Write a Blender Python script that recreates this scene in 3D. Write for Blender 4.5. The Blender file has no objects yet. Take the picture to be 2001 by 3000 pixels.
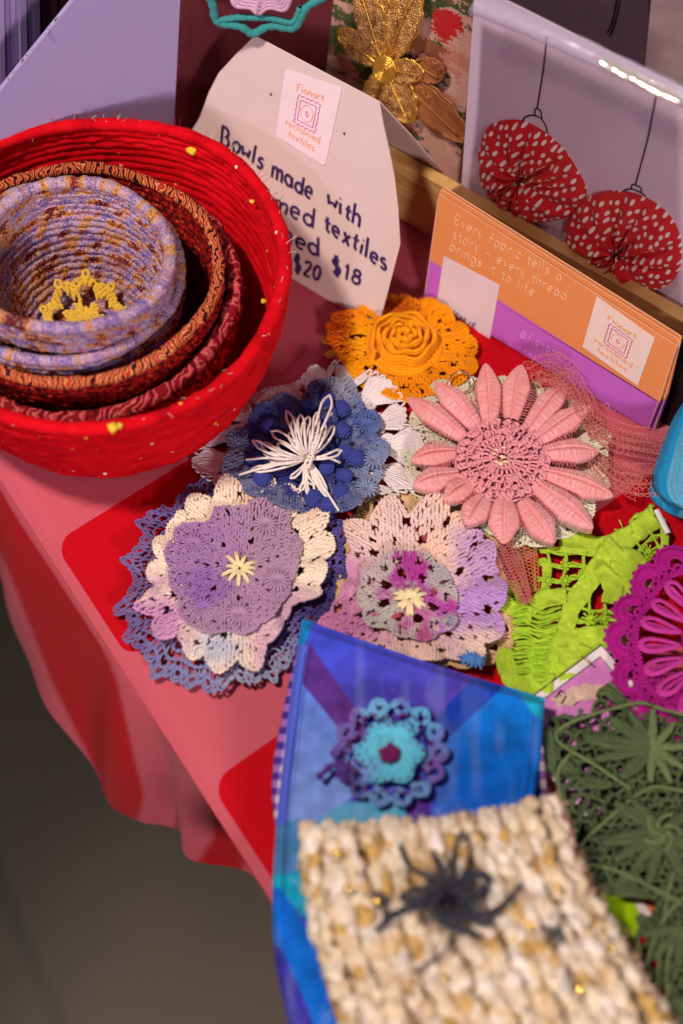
import bpy, math, random
import numpy as np
from mathutils import Vector
rng = np.random.default_rng(7); random.seed(7)
sc = bpy.context.scene; COL = sc.collection
PI = math.pi
def BS(l, ax=0): return np.stack(np.broadcast_arrays(*l), ax)
# ---------------------------------------------------------------- camera
FPX = 4333.0; DIST = 0.80; DEP = math.radians(60)
CAM = np.array([0, -DIST*math.cos(DEP), DIST*math.sin(DEP)])
FW = np.array([0, math.cos(DEP), -math.sin(DEP)]); UP = np.array([0, math.sin(DEP), math.cos(DEP)]); RT = np.array([1., 0, 0])
cd = bpy.data.cameras.new('camera'); cam = bpy.data.objects.new('camera', cd); COL.objects.link(cam)
cam.location = CAM; cam.rotation_euler = (PI/2-DEP, 0, 0)
cd.sensor_fit = 'VERTICAL'; cd.sensor_height = 36; cd.lens = FPX/3000*36
cd.clip_start = 0.02; cd.clip_end = 50
cd.dof.use_dof = True; cd.dof.focus_distance = 0.80; cd.dof.aperture_fstop = 3.2
sc.camera = cam
# ---------------------------------------------------------------- world, lamps, exposure
w = bpy.data.worlds.new('World'); sc.world = w; w.use_nodes = True
bg = w.node_tree.nodes['Background']; bg.inputs[0].default_value = (0.55, 0.42, 0.48, 1); bg.inputs[1].default_value = 0.15
def area(name, loc, target, size, power, color):
    l = bpy.data.lights.new(name, 'AREA'); l.shape = 'DISK'; l.size = size; l.energy = power; l.color = color
    o = bpy.data.objects.new(name, l); COL.objects.link(o); o.location = loc
    o.rotation_euler = (Vector(target)-Vector(loc)).to_track_quat('-Z', 'Y').to_euler(); return o
area('key_lamp', (-0.56, -0.12, 1.42), (0, 0.05, 0), 0.15, 18, (1, 0.88, 0.78))
area('front_lamp', (0.45, -1.30, 0.66), (0.1, 0.30, 0.08), 0.22, 12, (1, 0.87, 0.82))
vl = bpy.data.lights.new('violet_spot', 'SPOT'); vl.energy = 7; vl.color = (0.66, 0.62, 1.0); vl.spot_size = math.radians(25); vl.spot_blend = .5; vl.shadow_soft_size = .03
vo = bpy.data.objects.new('violet_spot', vl); COL.objects.link(vo); vo.location = (-.42, -.75, .62); vo.rotation_euler = (Vector((-.17, .20, .09))-vo.location).to_track_quat('-Z', 'Y').to_euler()
sc.view_settings.view_transform = 'Standard'; sc.view_settings.look = 'None'; sc.view_settings.exposure = 0; sc.view_settings.gamma = 1
# ---------------------------------------------------------------- helpers
def ray(px, py):
    px = np.asarray(px, float); py = np.asarray(py, float)
    return FW + ((px-1000.5)/FPX)[..., None]*RT - ((py-1500)/FPX)[..., None]*UP
def P(px, py, z=0.0):
    d = ray(px, py); t = (np.asarray(z, float)-CAM[2])/d[..., 2]
    return CAM + d*t[..., None]
def proj(v):
    q = v-CAM; dz = q@FW
    return 1000.5+FPX*(q@RT)/dz, 1500-FPX*(q@UP)/dz
def lin(c):
    if isinstance(c, str): c = tuple(int(c[i:i+2], 16)/255 for i in (1, 3, 5))
    else: c = tuple(x/255 for x in c)
    return tuple((x/12.92 if x <= .04045 else ((x+.055)/1.055)**2.4) for x in c)
def h3(a, b, c, s=0):
    n = (a*374761393 + b*668265263 + c*2147483647 + s*974634777) & 0xffffffff
    n = ((n ^ (n >> 13))*1274126177) & 0xffffffff
    return ((n ^ (n >> 16)) & 0xffff)/65535.0
def vn(p, s=0):
    p = np.asarray(p, float); i = np.floor(p).astype(np.int64); f = p-i; f = f*f*(3-2*f); r = 0
    for dx in (0, 1):
        for dy in (0, 1):
            for dz in (0, 1):
                wgt = np.where(dx, f[..., 0], 1-f[..., 0])*np.where(dy, f[..., 1], 1-f[..., 1])*np.where(dz, f[..., 2], 1-f[..., 2])
                r = r + wgt*h3(i[..., 0]+dx, i[..., 1]+dy, i[..., 2]+dz, s)
    return r*2-1
def inpoly(x, y, poly):
    poly = np.asarray(poly, float); r = np.zeros(np.shape(x), bool); j = len(poly)-1
    for i in range(len(poly)):
        xi, yi = poly[i]; xj, yj = poly[j]
        c = ((yi > y) != (yj > y)) & (x < (xj-xi)*(y-yi)/((yj-yi) if yj != yi else 1e-9)+xi); r ^= c; j = i
    return r
def resample(pts, n, smooth=True):
    pts = np.asarray(pts, float); d = np.r_[0, np.cumsum(np.linalg.norm(np.diff(pts, axis=0), axis=1))]; t = np.linspace(0, d[-1], n)
    o = BS([np.interp(t, d, pts[:, k]) for k in range(pts.shape[1])], 1)
    if smooth and n > 6 and len(pts) > 2:
        k = max(1, n//(len(pts)*3))
        for _ in range(2):
            q = np.pad(o, ((k, k), (0, 0)), 'edge'); c = np.cumsum(np.vstack([np.zeros(pts.shape[1]), q]), axis=0)
            a = (c[2*k+1:]-c[:-2*k-1])/(2*k+1); a[0] = o[0]; a[-1] = o[-1]; o = a
    return o
ORG = {}
def finish(me, mat, parent, name, label=None, cat=None, group=None, kind=None, org=None):
    o = bpy.data.objects.new(name, me); COL.objects.link(o)
    if mat is not None:
        for m in (mat if isinstance(mat, list) else [mat]): me.materials.append(m)
    if parent is not None: o.parent = parent; ORG[o.name] = ORG[parent.name]
    else: o.location = org; ORG[o.name] = np.array(org)
    if label: o['label'] = label
    if cat: o['category'] = cat
    if group: o['group'] = group
    if kind: o['kind'] = kind
    return o
def mk(name, V, F, mat, parent=None, label=None, cat=None, group=None, kind=None, col=None, uv=None, smooth=True, solid=0, midx=None):
    """V (n,3) world coordinates; F (m,4) or (m,3) int array, or list of such arrays."""
    V = np.asarray(V, float)
    Fs = F if isinstance(F, list) else [F]
    Fs = [np.asarray(f, np.int64) for f in Fs if len(f)]
    if parent is not None: org = ORG[parent.name]
    else:
        org = V.mean(0); org[2] = V[:, 2].min()
    me = bpy.data.meshes.new(name); n = len(V)
    me.vertices.add(n); me.vertices.foreach_set('co', (V-org).astype(np.float32).ravel())
    idx = np.concatenate([f.ravel() for f in Fs]); sizes = np.concatenate([np.full(len(f), f.shape[1]) for f in Fs])
    me.loops.add(len(idx)); me.loops.foreach_set('vertex_index', idx.astype(np.int32))
    me.polygons.add(len(sizes)); me.polygons.foreach_set('loop_start', np.r_[0, np.cumsum(sizes)[:-1]].astype(np.int32))
    me.update(calc_edges=True)
    me.polygons.foreach_set('use_smooth', np.full(len(sizes), smooth))
    if midx is not None: me.polygons.foreach_set('material_index', np.asarray(midx, np.int32))
    if col is not None:
        a = me.color_attributes.new('Col', 'FLOAT_COLOR', 'POINT'); c = np.ones((n, 4), np.float32); c[:, :3] = col; a.data.foreach_set('color', c.ravel())
    if uv is not None:
        l = me.uv_layers.new(name='UVMap'); l.data.foreach_set('uv', np.asarray(uv, np.float32)[idx].ravel())
    o = finish(me, mat, parent, name, label, cat, group, kind, org)
    if solid:
        m = o.modifiers.new('thick', 'SOLIDIFY'); m.thickness = abs(solid); m.offset = -1 if solid > 0 else 1
    return o
def thing(name, label, cat, loc, group=None):
    o = bpy.data.objects.new(name, None); COL.objects.link(o); o.empty_display_size = .01
    o.location = loc; o['label'] = label; o['category'] = cat
    if group: o['group'] = group
    ORG[o.name] = np.array(loc, float); return o
def gridF(nv, nu, wrap=False):
    i = np.arange(nv-1)[:, None]; j = np.arange(nu if wrap else nu-1)[None, :]; j2 = (j+1) % nu
    return BS([i*nu+j, i*nu+j2, (i+1)*nu+j2, (i+1)*nu+j], -1).reshape(-1, 4)
def flip(F): return np.asarray(F)[:, ::-1]
class Yarn:
    """collects many tubes (real yarn strands) and builds them as one mesh"""
    def __init__(s, sides=5): s.V = []; s.F = []; s.n = 0; s.sides = sides; s.C = []
    def add(s, P3, R, flat=1.0, col=None, closed=False):
        P3 = np.asarray(P3, float)
        if P3.ndim == 2: P3 = P3[None]
        k, n, _ = P3.shape; R = np.broadcast_to(np.asarray(R, float), (k, n))
        if closed: T = np.roll(P3, -1, 1)-np.roll(P3, 1, 1)
        else: T = np.gradient(P3, axis=1)
        T = T/np.maximum(np.linalg.norm(T, axis=2, keepdims=True), 1e-12)
        up = np.array([.02, .03, 1.]); Nn = up-(T@up)[..., None]*T; Nn /= np.maximum(np.linalg.norm(Nn, axis=2, keepdims=True), 1e-9)
        B = np.cross(T, Nn); m = s.sides; a = np.arange(m)*2*PI/m
        ring = P3[:, :, None, :]+R[:, :, None, None]*(np.cos(a)[None, None, :, None]*B[:, :, None, :]+flat*np.sin(a)[None, None, :, None]*Nn[:, :, None, :])
        s.V.append(ring.reshape(-1, 3))
        nn = n if closed else n-1
        i = np.arange(nn)[:, None]; j = np.arange(m)[None, :]; i2 = (i+1) % n; j2 = (j+1) % m
        f = BS([i*m+j, i*m+j2, i2*m+j2, i2*m+j], -1).reshape(-1, 4)
        s.F.append((f[None]+(np.arange(k)*n*m)[:, None, None]).reshape(-1, 4)+s.n)
        if col is not None: s.C.append(np.broadcast_to(np.asarray(col, float).reshape(-1, 1, 3) if np.ndim(col) > 1 else np.asarray(col, float)[None, None], (k, n*m, 3)).reshape(-1, 3))
        else: s.C.append(np.full((k*n*m, 3), -1.))
        s.n += k*n*m; return s
    def arrays(s): return np.concatenate(s.V), np.concatenate(s.F), np.concatenate(s.C)
    def build(s, name, mat, parent=None, colfn=None, **kw):
        V, F, C = s.arrays(); col = None
        if colfn is not None:
            col = colfn(V); msk = C[:, 0] >= 0; col[msk] = C[msk]
        elif (C[:, 0] >= 0).any(): col = np.maximum(C, 0)
        return mk(name, V, F, mat, parent, col=col, **kw)
# ---------------------------------------------------------------- materials
def newmat(name):
    m = bpy.data.materials.new(name); m.use_nodes = True; nt = m.node_tree; b = nt.nodes['Principled BSDF']; return m, nt, b
def nd(nt, t, ins=None, **props):
    n = nt.nodes.new('ShaderNode'+t)
    for k, v in props.items(): setattr(n, k, v)
    for k, v in (ins or {}).items():
        s = n.inputs[k]
        if hasattr(v, 'links') or isinstance(v, bpy.types.NodeSocket): nt.links.new(v, s)
        else:
            s.default_value = v
    return n
def math_(nt, op, a, b=0.0, c=None):
    n = nt.nodes.new('ShaderNodeMath'); n.operation = op
    for i, v in enumerate((a, b) if c is None else (a, b, c)):
        if isinstance(v, bpy.types.NodeSocket): nt.links.new(v, n.inputs[i])
        else: n.inputs[i].default_value = v
    return n.outputs[0]
def mixc(nt, f, a, b, mode='MIX'):
    n = nt.nodes.new('ShaderNodeMix'); n.data_type = 'RGBA'; n.blend_type = mode
    for s, v in ((n.inputs[0], f), (n.inputs[6], a), (n.inputs[7], b)):
        if isinstance(v, bpy.types.NodeSocket): nt.links.new(v, s)
        elif isinstance(v, tuple) and len(v) == 3: s.default_value = (*v, 1)
        else: s.default_value = v
    return n.outputs[2]
def ramp(nt, f, stops, mode='LINEAR'):
    n = nt.nodes.new('ShaderNodeValToRGB'); n.color_ramp.interpolation = mode; e = n.color_ramp.elements
    while len(e) < len(stops): e.new(.5)
    for k, (p, c) in enumerate(stops): e[k].position = p; e[k].color = (*(c if isinstance(c, tuple) and max(c) <= 1 else lin(c)), 1)
    nt.links.new(f, n.inputs[0]); return n.outputs[0]
def objco(nt): return nt.nodes.new('ShaderNodeTexCoord').outputs['Object']
def bump(nt, b, h, strength=.5, dist=.0004):
    n = nd(nt, 'Bump', {'Height': h, 'Strength': strength, 'Distance': dist}); nt.links.new(n.outputs[0], b.inputs['Normal'])
def yarn_mat(name, color=None, var=.22, scale=1600, bstr=.7, sheen=.06, rough=.9, sss=0):
    m, nt, b = newmat(name); co = objco(nt)
    n1 = nd(nt, 'TexNoise', {'Vector': co, 'Scale': scale, 'Detail': 2.0}).outputs[0]
    n2 = nd(nt, 'TexNoise', {'Vector': co, 'Scale': 140, 'Detail': 3.0}).outputs[0]
    base = nd(nt, 'Attribute', attribute_name='Col').outputs[0] if color is None else (*lin(color), 1)
    f = math_(nt, 'ADD', math_(nt, 'MULTIPLY', math_(nt, 'SUBTRACT', n1, .5), var*2.2), math_(nt, 'ADD', math_(nt, 'MULTIPLY', math_(nt, 'SUBTRACT', n2, .5), var*1.4), 1.0))
    sc_ = nt.nodes.new('ShaderNodeVectorMath'); sc_.operation = 'SCALE'
    if isinstance(base, tuple): sc_.inputs[0].default_value = base[:3]
    else: nt.links.new(base, sc_.inputs[0])
    nt.links.new(f, sc_.inputs['Scale']); nt.links.new(sc_.outputs[0], b.inputs['Base Color'])
    b.inputs['Roughness'].default_value = rough; b.inputs['Specular IOR Level'].default_value = .15
    b.inputs['Sheen Weight'].default_value = sheen; b.inputs['Sheen Roughness'].default_value = .5
    bump(nt, b, n1, bstr, .0005); return m
def plain(name, color, rough=.6, spec=.4, metal=0, nscale=60, var=.08, bstr=0, bscale=900, attr=False, coat=0):
    m, nt, b = newmat(name); co = objco(nt)
    n2 = nd(nt, 'TexNoise', {'Vector': co, 'Scale': nscale, 'Detail': 4.0}).outputs[0]
    if attr: base = nd(nt, 'Attribute', attribute_name='Col').outputs[0]
    else: base = lin(color)
    f = math_(nt, 'ADD', math_(nt, 'MULTIPLY', math_(nt, 'SUBTRACT', n2, .5), var*2), 1.0)
    sc_ = nt.nodes.new('ShaderNodeVectorMath'); sc_.operation = 'SCALE'
    if attr: nt.links.new(base, sc_.inputs[0])
    else: sc_.inputs[0].default_value = base
    nt.links.new(f, sc_.inputs['Scale']); nt.links.new(sc_.outputs[0], b.inputs['Base Color'])
    b.inputs['Roughness'].default_value = rough; b.inputs['Specular IOR Level'].default_value = spec; b.inputs['Metallic'].default_value = metal; b.inputs['Coat Weight'].default_value = coat
    if bstr: bump(nt, b, nd(nt, 'TexNoise', {'Vector': co, 'Scale': bscale, 'Detail': 3.0}).outputs[0], bstr, .0003)
    return m
def weave_mat(name, color=None, scale=2400, var=.12, bstr=.5, rough=.85, sheen=.03, mottle=0, mscale=45):
    m, nt, b = newmat(name); co = objco(nt)
    wx = nd(nt, 'TexWave', {'Vector': co, 'Scale': scale/6.283/3, 'Distortion': 1.5, 'Detail': 1.0, 'Detail Scale': 8.0}, bands_direction='X').outputs[1]
    wy = nd(nt, 'TexWave', {'Vector': co, 'Scale': scale/6.283/3, 'Distortion': 1.5, 'Detail': 1.0, 'Detail Scale': 8.0}, bands_direction='Y').outputs[1]
    wv = math_(nt, 'MULTIPLY', wx, wy)
    n2 = nd(nt, 'TexNoise', {'Vector': co, 'Scale': mscale, 'Detail': 5.0, 'Roughness': .6}).outputs[0]
    base = nd(nt, 'Attribute', attribute_name='Col').outputs[0] if color is None else lin(color)
    f = math_(nt, 'ADD', math_(nt, 'ADD', math_(nt, 'MULTIPLY', math_(nt, 'SUBTRACT', wv, .3), var), math_(nt, 'MULTIPLY', math_(nt, 'SUBTRACT', n2, .5), mottle)), 1.0)
    sc_ = nt.nodes.new('ShaderNodeVectorMath'); sc_.operation = 'SCALE'
    if isinstance(base, tuple): sc_.inputs[0].default_value = base
    else: nt.links.new(base, sc_.inputs[0])
    nt.links.new(f, sc_.inputs['Scale']); nt.links.new(sc_.outputs[0], b.inputs['Base Color'])
    b.inputs['Roughness'].default_value = rough; b.inputs['Specular IOR Level'].default_value = .2
    b.inputs['Sheen Weight'].default_value = sheen
    bump(nt, b, wv, bstr, .0002); return m
M_yarn = yarn_mat('dyed_cotton_yarn')
M_yarnf = yarn_mat('fine_cotton_yarn', scale=2600, var=.18)
# ---------------------------------------------------------------- floor
def floor():
    m, nt, b = newmat('polished_floor'); co = objco(nt)
    n1 = nd(nt, 'TexNoise', {'Vector': co, 'Scale': 3.0, 'Detail': 5.0}).outputs[0]
    c = ramp(nt, n1, [(.3, (30, 24, 21)), (.7, (50, 40, 35))])
    sx = nd(nt, 'SeparateXYZ', {0: co}); g = math_(nt, 'ABSOLUTE', math_(nt, 'SUBTRACT', math_(nt, 'FRACT', math_(nt, 'MULTIPLY', math_(nt, 'ADD', math_(nt, 'MULTIPLY', sx.outputs[0], .88), math_(nt, 'MULTIPLY', sx.outputs[1], .47)), 1.9)), .5))
    c2 = mixc(nt, math_(nt, 'GREATER_THAN', g, .485), c, lin((24, 20, 19))); nt.links.new(c2, b.inputs['Base Color'])
    b.inputs['Roughness'].default_value = .55
    V = np.array([[-4, -4, -.76], [4, -4, -.76], [4, 5, -.76], [-4, 5, -.76]], float)
    mk('floor', V, np.array([[0, 1, 2, 3]]), m, kind='structure')
    l = bpy.data.lights.new('floor_spot', 'SPOT'); l.energy = 210; l.color = (1, .76, .54); l.spot_size = math.radians(19); l.spot_blend = 1; l.shadow_soft_size = .05
    o = bpy.data.objects.new('floor_spot', l); COL.objects.link(o); o.location = (-.55, -1.1, .5)
    t = P(620, 3150, -.76); o.rotation_euler = (Vector(t)-o.location).to_track_quat('-Z', 'Y').to_euler()
floor()
# ---------------------------------------------------------------- tablecloth
EA = P(0, 1400, 0); EB = P(800, 2640, 0); ED = (EB-EA)/np.linalg.norm(EB-EA); EN = np.array([-ED[1], ED[0], 0.])
if (P(1200, 1500, 0)-EA)@EN < 0: EN = -EN
def st(p): q = p-EA; return q@ED, q@EN
def tablecloth():
    root = thing('tablecloth', 'red and pink striped woven tablecloth hanging over the table edge', 'tablecloth', tuple(EA))
    # top sheet: s along the edge, t inward
    s = np.linspace(-1.0, 1.1, 260); t = np.concatenate([np.linspace(0.0, .5, 130), np.linspace(.52, 1.7, 30)])
    T, S = np.meshgrid(t, s, indexing='ij')
    V = EA+S[..., None]*ED+T[..., None]*EN
    V[..., 2] = .0012*vn(BS([S*9, T*9, S*0], -1), 3)*np.clip(T*20, 0, 1)-.0015
    k = 0.012; edge = np.clip(1-T/k, 0, 1); V[..., 2] -= .006*edge**2
    m, nt, b = newmat('striped_cloth'); uvn = nd(nt, 'UVMap').outputs[0]; sp = nd(nt, 'SeparateXYZ', {0: uvn}); u, v = sp.outputs[0], sp.outputs[1]
    # stripe boundaries measured along the edge, slightly skewed
    b1 = st(P(160, 1585)); b1b = st(P(620, 1290)); b2 = st(P(385, 1925)); b3 = st(P(652, 2265)); b3b = st(P(800, 2165))
    skew = (b1b[0]-b1[0])/(b1b[1]-b1[1]); skew = .5*(skew+(b3b[0]-b3[0])/(b3b[1]-b3[1]))
    print('stripes', b1, b1b, b2, b3, b3b, skew)
    us = math_(nt, 'SUBTRACT', u, math_(nt, 'MULTIPLY', v, skew))
    edge0 = .0055; s1 = b1[0]-skew*b1[1]; s2 = b2[0]-skew*b2[1]; s3 = b3[0]-skew*b3[1]; per = s3-s1; wd = s2-s1
    ph = math_(nt, 'SUBTRACT', math_(nt, 'FRACT', math_(nt, 'DIVIDE', math_(nt, 'SUBTRACT', us, s1-(per-wd)/2), per)), .5)  # -.5..0.5 , centre of red
    dx = math_(nt, 'SUBTRACT', math_(nt, 'MULTIPLY', math_(nt, 'ABSOLUTE', ph), per), wd/2)
    dy = math_(nt, 'SUBTRACT', edge0, v); r = .011
    ax = math_(nt, 'MAXIMUM', math_(nt, 'ADD', dx, r), 0); ay = math_(nt, 'MAXIMUM', math_(nt, 'ADD', dy, r), 0)
    sd = math_(nt, 'SUBTRACT', math_(nt, 'SQRT', math_(nt, 'ADD', math_(nt, 'MULTIPLY', ax, ax), math_(nt, 'MULTIPLY', ay, ay))), r)
    msk = math_(nt, 'LESS_THAN', sd, 0)
    co = objco(nt)
    w1 = nd(nt, 'TexWave', {'Vector': co, 'Scale': 230, 'Distortion': 1.0}, bands_direction='DIAGONAL').outputs[1]
    nz = nd(nt, 'TexNoise', {'Vector': co, 'Scale': 1500, 'Detail': 2.0}).outputs[0]
    pink = mixc(nt, math_(nt, 'MULTIPLY', w1, .14), lin((206, 92, 108)), lin((164, 62, 78))); red = mixc(nt, math_(nt, 'MULTIPLY', nz, .5), lin((206, 0, 24)), lin((166, 0, 18)))
    nt.links.new(mixc(nt, msk, pink, red), b.inputs['Base Color']); b.inputs['Roughness'].default_value = .85; b.inputs['Specular IOR Level'].default_value = .15; 
    bump(nt, b, nz, .25, .0002)
    F = gridF(len(t), len(s))
    if ED[0]*EN[1]-ED[1]*EN[0] < 0: F = flip(F)
    mk('cloth_top', V.reshape(-1, 3), F, m, root, uv=BS([S, T], -1).reshape(-1, 2))
    # drop: from the edge down to the hem, with soft folds
    nu, nv = 520, 60
    ss = np.linspace(-.35, .60, nu); vv = np.linspace(0, 1, nv); VV, SS = np.meshgrid(vv, ss, indexing='ij')
    hs = np.array([-.36, -.25, -.17, -.10, -.06, -.03, .01, .047, .075, .093, .118, .140, .155, .168, .175, .182, .192, .204, .216, .25, .3, .45, .62]); ho = np.array([.030, .018, .03, .02, .026, .018, .026, .032, .036, .035, .028, .032, .0257, .018, .004, .006, .0148, .004, -.012, -.018, -.014, -.018, -.012])
    ho = np.interp(ss, hs, ho); ho = np.convolve(np.pad(ho, 4, 'edge'), np.ones(9)/9, 'valid')
    out = ho[None]*VV**.8+.0018*np.sin(SS*95+VV*2)*VV*(1-VV*.4)+.0045*np.sin(SS*48+.6)*np.sin(VV*PI*.9)
    zz = -.0065-VV*(.142+.005*np.sin(SS*60)); out = np.where(VV == 0, .0, out)
    D = EA+SS[..., None]*ED-out[..., None]*EN; D[..., 2] = zz
    px, py = proj(D.reshape(-1, 3)); px = px.reshape(D.shape[:2]); py = py.reshape(D.shape[:2])
    pkf = lambda px, py: inpoly(px, py, [(-60,1500),(20,1660),(153,2000),(290,2275),(287,2360),(150,2200),(-60,1760)]) | inpoly(px, py, [(235,1735),(300,1890),(344,2000),(385,2180),(421,2332),(395,2430),(560,2560),(628,2450),(622,2383),(500,2160),(408,2000),(262,1765)]) | inpoly(px, py, [(712,2520),(800,2620),(900,2850),(700,2700)])
    pc = np.array(lin((206, 88, 104))); rc = np.array(lin((186, 0, 22)))
    pk = sum(pkf(px+dx, py+dy)*1.0 for dx in (-7, -3, 0, 3, 7) for dy in (-5, 0, 5))/15
    pk = np.maximum(pk, np.clip((.045-VV)/.015, 0, 1)); c = rc+(pc-rc)*pk[..., None]
    mk('cloth_drop', D.reshape(-1, 3), flip(gridF(nv, nu)), weave_mat('drop_cloth', None, var=.08, bstr=.3), root, col=c.reshape(-1, 3))
tablecloth()
# ---------------------------------------------------------------- bowls
def bowl_mat(kind):
    m, nt, b = newmat('coiled_'+kind); uv = nd(nt, 'UVMap').outputs[0]; sp = nd(nt, 'SeparateXYZ', {0: uv}); u, v = sp.outputs[0], sp.outputs[1]; co = objco(nt)
    coil = math_(nt, 'FLOOR', v)
    def cn(fu, fc, det=2.0, sc_=1.0):
        cv = nd(nt, 'CombineXYZ', {0: math_(nt, 'MULTIPLY', u, fu), 1: math_(nt, 'MULTIPLY', coil, fc), 2: 0.0}).outputs[0]
        return nd(nt, 'TexNoise', {'Vector': cv, 'Scale': sc_, 'Detail': det}).outputs[0]
    fine = nd(nt, 'TexNoise', {'Vector': co, 'Scale': 900.0, 'Detail': 3.0}).outputs[0]
    if kind == 'lilac':
        n = cn(75, 3.7, 4.0); f = math_(nt, 'ADD', math_(nt, 'ADD', math_(nt, 'MULTIPLY', math_(nt, 'SUBTRACT', n, .5), 2.0), .46), math_(nt, 'MULTIPLY', math_(nt, 'SUBTRACT', fine, .5), .55))
        c = ramp(nt, f, [(0, (90, 20, 32)), (.24, (124, 44, 50)), (.31, (190, 100, 50)), (.37, (216, 160, 56)), (.43, (150, 104, 150)), (.50, (204, 172, 194)), (.56, (144, 106, 152)), (.62, (66, 68, 152)), (.67, (184, 150, 184)), (.74, (176, 104, 112)), (.82, (160, 80, 50))])
        vor = nd(nt, 'TexVoronoi', {'Vector': co, 'Scale': 750.0}).outputs[0]
        c = mixc(nt, math_(nt, 'MULTIPLY', math_(nt, 'LESS_THAN', vor, .30), .45), c, lin((244, 228, 214)))
    elif kind == 'orange':
        wv = nd(nt, 'TexWave', {'Vector': co, 'Scale': 85.0, 'Distortion': 12.0, 'Detail': 2.5, 'Detail Scale': 1.4}).outputs[1]
        c = ramp(nt, wv, [(0, (30, 14, 40)), (.10, (60, 20, 40)), (.16, (186, 60, 26)), (.5, (210, 106, 30)), (.64, (236, 190, 70)), (.78, (176, 110, 140)), (.88, (190, 50, 26))])
    elif kind == 'darkred':
        vor = nd(nt, 'TexNoise', {'Vector': co, 'Scale': 420.0, 'Detail': 3.0}).outputs[0]
        c = ramp(nt, vor, [(0, (24, 4, 6)), (.42, (70, 8, 12)), (.5, (150, 18, 20)), (.62, (170, 20, 20)), (.7, (226, 110, 30)), (.76, (120, 14, 22))])
    elif kind == 'salmon':
        wv = nd(nt, 'TexWave', {'Vector': co, 'Scale': 30.0, 'Distortion': 9.0, 'Detail': 3.0, 'Detail Scale': 2.5}).outputs[1]
        c = ramp(nt, wv, [(0, (90, 14, 26)), (.2, (150, 22, 34)), (.45, (206, 70, 78)), (.7, (222, 110, 104)), (.9, (140, 20, 34))])
    else:
        n = cn(60, 1.3, 4.0); c = ramp(nt, n, [(.3, (176, 0, 16)), (.5, (214, 4, 22)), (.7, (226, 12, 28))])
        vor = nd(nt, 'TexVoronoi', {'Vector': co, 'Scale': 130.0})
        sel = math_(nt, 'LESS_THAN', vor.outputs[0], math_(nt, 'ADD', .035, math_(nt, 'MULTIPLY', math_(nt, 'GREATER_THAN', nd(nt, 'SeparateColor', {0: vor.outputs[1]}).outputs[0], .80), .10)))
        c = mixc(nt, sel, c, ramp(nt, nd(nt, 'SeparateColor', {0: vor.outputs[1]}).outputs[1], [(0, (240, 214, 200)), (.45, (236, 190, 50)), (.8, (40, 30, 70))], 'CONSTANT'))
    nt.links.new(c, b.inputs['Base Color']); b.inputs['Roughness'].default_value = .9; b.inputs['Specular IOR Level'].default_value = .12
    bump(nt, b, fine, .7, .0006); return m
BM = {k: bowl_mat(k) for k in ('red', 'salmon', 'darkred', 'orange', 'lilac')}
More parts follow.
